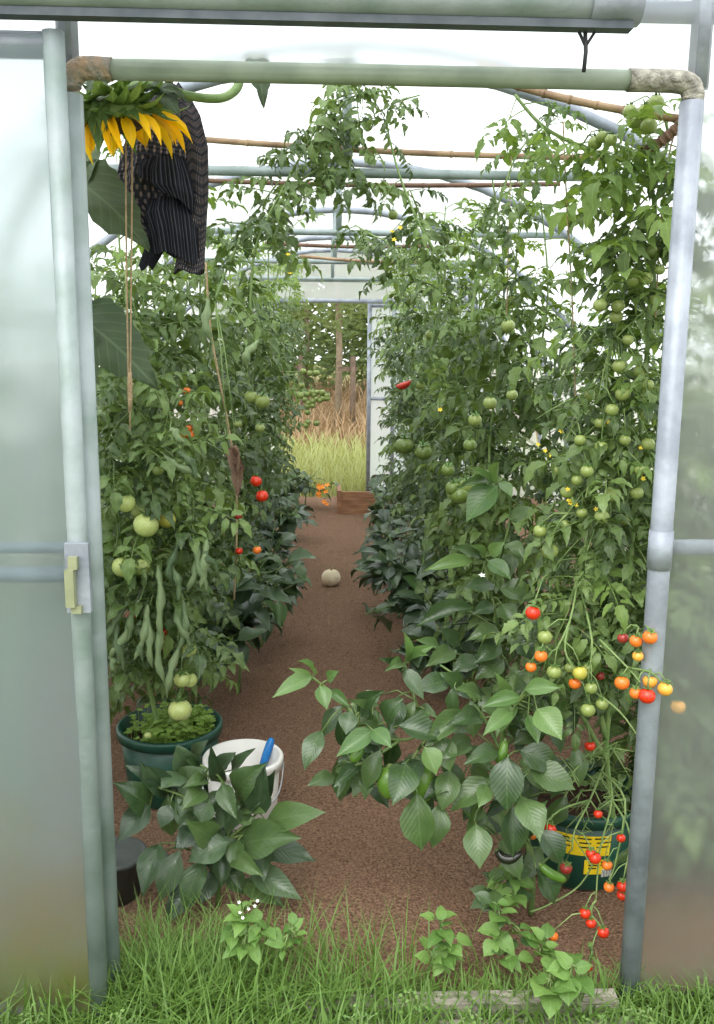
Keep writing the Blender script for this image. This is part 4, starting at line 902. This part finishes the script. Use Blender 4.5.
# ================================================================ KNITTED GARMENT ON A HOOK
ky=.42; kb=P(165,270,ky); kt=empty('knitted_jumper',kb); tag(kt,'dark grey striped knitted jumper hanging from the hoop beside the sunflower','jumper')
def drape(name, rows, mat, depth, seed, ribs=6, amp=.10, open_end=True, uvs=1.0, skew=0):
    """rows: (left px, right px, py, y offset)"""
    m=MB(); n=40; vs=[];fs=[];uv=[]
    R=[]
    for a,b in zip(rows[:-1],rows[1:]):
        for k in range(5): t=k/5; R.append([a[i]+(b[i]-a[i])*t for i in range(4)])
    R.append(list(rows[-1]))
    for i,(l,rr,py,yo) in enumerate(R):
        y=ky+yo; a=P(l,py,y); b=P(rr,py,y); c=(a+b)/2-kb; hw=(b-a).length/2
        for k in range(n):
            th=2*math.pi*k/n; f=1+amp*math.sin(th*ribs+seed+i*.12)+.05*noise.noise(V((math.cos(th)*2,math.sin(th)*2,i*.2+seed)))
            vs.append(c+V((hw*math.cos(th)*(1+(f-1)*.35),depth*min(1,hw/.05)*math.sin(th)*f,.006*math.sin(th*3+seed)-skew*math.cos(th)*(i/len(R))))); uv.append((k/n*uvs*4,i/len(R)*2.2*uvs))
    m_=len(R)
    for i in range(m_-1):
        for k in range(n): fs.append((i*n+k,i*n+(k+1)%n,(i+1)*n+(k+1)%n,(i+1)*n+k))
    fs.append(tuple(range(n)))
    m.add(vs,fs,uv); return m.build(name,mat,kt)
drape('body',[(168,178,84,0),(152,188,98,0),(138,198,118,0),(124,203,150,.0),(118,205,185,0),(118,203,208,.01),(130,202,228,.01),(150,203,248,.01)],M['knit'],.06,1,7,.2)
drape('sleeve',[(174,187,94,-.05),(183,200,118,-.07),(188,208,150,-.075),(190,209,190,-.075),(184,207,228,-.06),(178,205,252,-.05),(174,204,272,-.05)],M['knit'],.034,2,5,.2)
drape('sleeve',[(150,176,200,-.03),(148,172,232,-.04),(144,162,252,-.045),(139,152,268,-.045)],M['rib'],.03,4,4,.2)
drape('collar_band',[(146,186,158,-.05),(140,193,172,-.075),(139,197,188,-.085),(152,196,199,-.075)],M['rib'],.034,5,9,.22,skew=.04)
drape('hem_band',[(152,190,200,-.045),(147,196,214,-.07),(152,197,232,-.075),(156,199,258,-.06)],M['rib'],.034,7,9,.22,skew=.015)
m=MB(); m.tube([P(172,92,ky)-kb,P(171,82,ky)-kb,P(172,70,ky)-kb],.004,6); m.build('hanging_loop',M['rubber'],kt)

# ================================================================ CANES AND STRINGS
def cane(label,pts,r0,mat,name='bamboo_cane'):
    a=V(pts[0]); t=empty(name,a); tag(t,label,'cane'); m=MB(); n=8; P_=[];Rr=[]
    b=V(pts[-1])
    for i in range(n+1):
        q=a.lerp(b,i/n)-a+V((0,0,-.012*math.sin(math.pi*i/n)))
        P_.append(q); Rr.append(r0)
    m.tube(P_,Rr,8); m.build('culm',mat,t)
    for i in range(1,n):
        m=MB(); q=P_[i]; d=(b-a).normalized()*.004; m.tube([q-d,q+d],[r0*1.18]*2,8); m.build('node',mat,t)
cane('straight tan bamboo cane lying across the tunnel above the first crop bar',[P(195,139,1.45),P(600,158,1.5)],.0105,M['cane'])
cane('thin reddish cane just under the first crop bar',[P(190,180,1.75),P(560,184,1.78)],.009,M['cane2'])
cane('tan bamboo cane slanting down to the door post',[P(470,72,.55),P(680,119,.30)],.0095,M['cane'])
cane('short dark brown stick behind the top of the door post',[P(640,152,.34),P(686,118,.28)],.012,M['cane2'],'wooden_stick')
cane('thin cane above the second crop bar',[P(265,243,3.4),P(430,246,3.4)],.010,M['cane2'])
cane('slanting grey brown cane among the vines near the tan one',[P(300,256,4.0),P(420,262,4.0)],.010,M['cane'])
def string(label,pts,rad=.0022):
    a=V(pts[-1]); t=empty('twine',a); tag(t,label,'string'); m=MB(); m.tube([V(p)-a for p in smooth_path(pts,4)],rad,5); m.build('strand',M['twine'],t); return t,a
string('jute twine with a knot hanging below the sunflower, nearer the door edge',pxpath([(126,120,.27),(126,200,.27),(127,300,.27),(129,400,.27)]))
t,a=string('jute twine hanging below the sunflower, nearer the jumper',pxpath([(132,120,.27),(132,200,.27),(131,300,.27),(130,430,.27)]))
m=MB(); m.tube([P(130,372,.27)-a,P(130,384,.265)-a,P(130,398,.27)-a,P(130,412,.27)-a],[.004,.006,.006,.004],8); m.build('knot',M['twine'],t)
string('support string of the red fruited tomato plant below the jumper',pxpath([(206,262,1.05),(208,300,1.05),(213,345,1.05),(236,480,1.05),(234,600,1.05)]),.0035)
string('support string hanging from the tan cane among the cherry tomatoes',pxpath([(563,122,.5),(566,190,.5),(572,300,.5),(576,420,.5)]))
string('support string close to the door post',pxpath([(678,122,.31),(668,160,.32),(660,230,.34),(655,330,.34)]))
string('thin support string from the tan cane in the sky gap',pxpath([(512,150,1.4),(510,190,1.4),(508,260,1.4),(506,330,1.4)]),.0025)

# ================================================================ WEEDS AND GRASS AT THE THRESHOLD
def weed(label, base, stems, seed, size=(.035,.055), name='weed', mesh=LW, w=.8):
    pl=Plant(name,label,'weed',base,None,'pstem',seed); r=pl.r
    for (px,py,y) in stems:
        tp=P(px,py,y); pl.stem([pl.base,pl.base.lerp(tp,.5)+V((r.uniform(-.01,.01),0,.01)),tp],.003,.0015,5)
        for k in range(6):
            A=k*1.05+r.random(); e=r.uniform(-.7,.5); d=V((math.cos(A)*math.cos(e),math.sin(A)*math.cos(e),math.sin(e))); l=r.uniform(*size)*(.85 if k<3 else 1.0); q=tp+d*.008+V((r.uniform(-.01,.01),r.uniform(-.01,.01),-.02*(k//3)+r.uniform(-.01,.01)))
            pl.leaf(r.choice(mesh),q,q+d*l,l*w*r.uniform(.75,1.05),(r.uniform(-.5,.5),r.uniform(-.7,.2),1),True)
    return pl
wp=weed('pale green nettle-like weed with tiny white flowers by the dark pepper plant',G(245,945),[(243,912,.02),(258,925,.02),(235,925,.03),(246,935,.0)],1)
for k in range(6): wp.flower(P(rnd.uniform(236,258),rnd.uniform(900,922),.0),.005,'w')
wp.done()
weed('lobed pale green weed at the edge of the path near the sill',G(291,938),[(291,930,.0),(288,934,.0)],2,(.025,.045)).done()
weed('broad leaved pale weed at the sill in the middle of the doorway',G(447,965),[(440,920,.06),(452,938,.04),(445,946,.03),(430,950,.04)],3,(.032,.055)).done()
weed('tall leafy weed beside the stem of the leaning pepper plant',G(505,955),[(498,905,.1),(500,930,.06),(515,925,.08),(508,950,.04)],4,(.035,.06),mesh=LW+LP[:1]).done()
weed('mid green weed under the leaning pepper leaves',G(500,900),[(498,880,.24),(510,870,.24),(495,895,.22),(512,890,.22)],5,(.05,.075),mesh=[LP[0],LW[0]]).done()
weed('lobed weed near the fallen orange tomato',G(545,955),[(545,940,.06),(540,948,.05)],6,(.035,.055)).done()
weed('pair of round pale leaves growing at the timber sill',G(560,990),[(573,965,-.07),(550,978,-.08)],7,(.045,.07),w=1.0).done()
weed('tiny seedling on the soil near the door post',G(592,955),[(592,950,.06)],8,(.012,.02)).done()
for i,(px,py,y) in enumerate(((30,1005,-.2),(120,1010,-.22),(470,1005,-.2),(600,1012,-.22),(640,1000,-.16),(360,1008,-.2),(410,985,-.12))):
    pl=weed(['small clover in the grass in front of the sliding door film','small clover in the grass at the foot of the sliding door stile','small clover in the grass where the bare sill plank begins','small clover in the grass below the round pale sill leaves','small clover in the grass at the foot of the bare door post','small clover in the grass before the middle of the path','small clover in the grass beside the broad leaved pale weed'][i],V((P(px,py,y).x,y,-.035)),[(px,py+8,y),(px+8,py+12,y),(px-9,py+11,y)],20+i,(.008,.013),'clover',w=.9); pl.root['group']='clovers in the threshold grass'; pl.done()
r=random.Random(33); m=MB()
def add_blade(x,y,h,a,lean,wd,z0=-.035):
    b=V((x,y,z0)); d=V((math.cos(a),math.sin(a),0)); s=V((-math.sin(a),math.cos(a),0))*wd
    vs=[];uv=[]
    for k,t in enumerate((0,.35,.7,1)):
        c=b+V((0,0,h*(t-.35*lean*t*t)))+d*(h*lean*t*t); ww=(1,.9,.6,.05)[k]; vs+=[c-s*ww,c+s*ww]; uv+=[(t,.2),(t,.8)]
    m.add(vs,[(0,1,3,2),(2,3,5,4),(4,5,7,6)],uv)
def density(x,y):
    c=.75+.45*noise.noise(V((x*2.2,y*2.2,1)))
    return c
cnt=0
while cnt<13000:
    y=-.015-.85*r.random()**1.7; x=r.uniform(-1.25,1.25)
    if r.random()>density(x,y): continue
    tall=1.0 if x<-.25 else (.62 if x>.1 else .8)
    h=r.uniform(.07,.23)*tall*(1.1 if y>-.3 else 1)
    add_blade(x,y,h,r.random()*6.28,r.uniform(.15,1.2),r.uniform(.0016,.0042)); cnt+=1
for i in range(1100):     # tufts growing through at the left end of the sill
    x=-.62+.55*abs(r.gauss(0,.55)); y=r.uniform(-.03,.16); add_blade(x,y,r.uniform(.07,.24),r.random()*6.28,r.uniform(.2,1),r.uniform(.0012,.0026),-.01)
for i in range(260):
    x=r.uniform(-.2,.62); y=r.uniform(-.02,.05); add_blade(x,y,r.uniform(.03,.12),r.random()*6.28,r.uniform(.2,1),r.uniform(.0012,.0024),-.01)
for px,py,h in ((335,880,.3),(300,900,.25),(100,960,.25),(690,930,.2),(40,965,.18)):
    pass
tag(m.build('grass',M['grass']),'long green grass in front of the doorway','grass',kind='stuff')
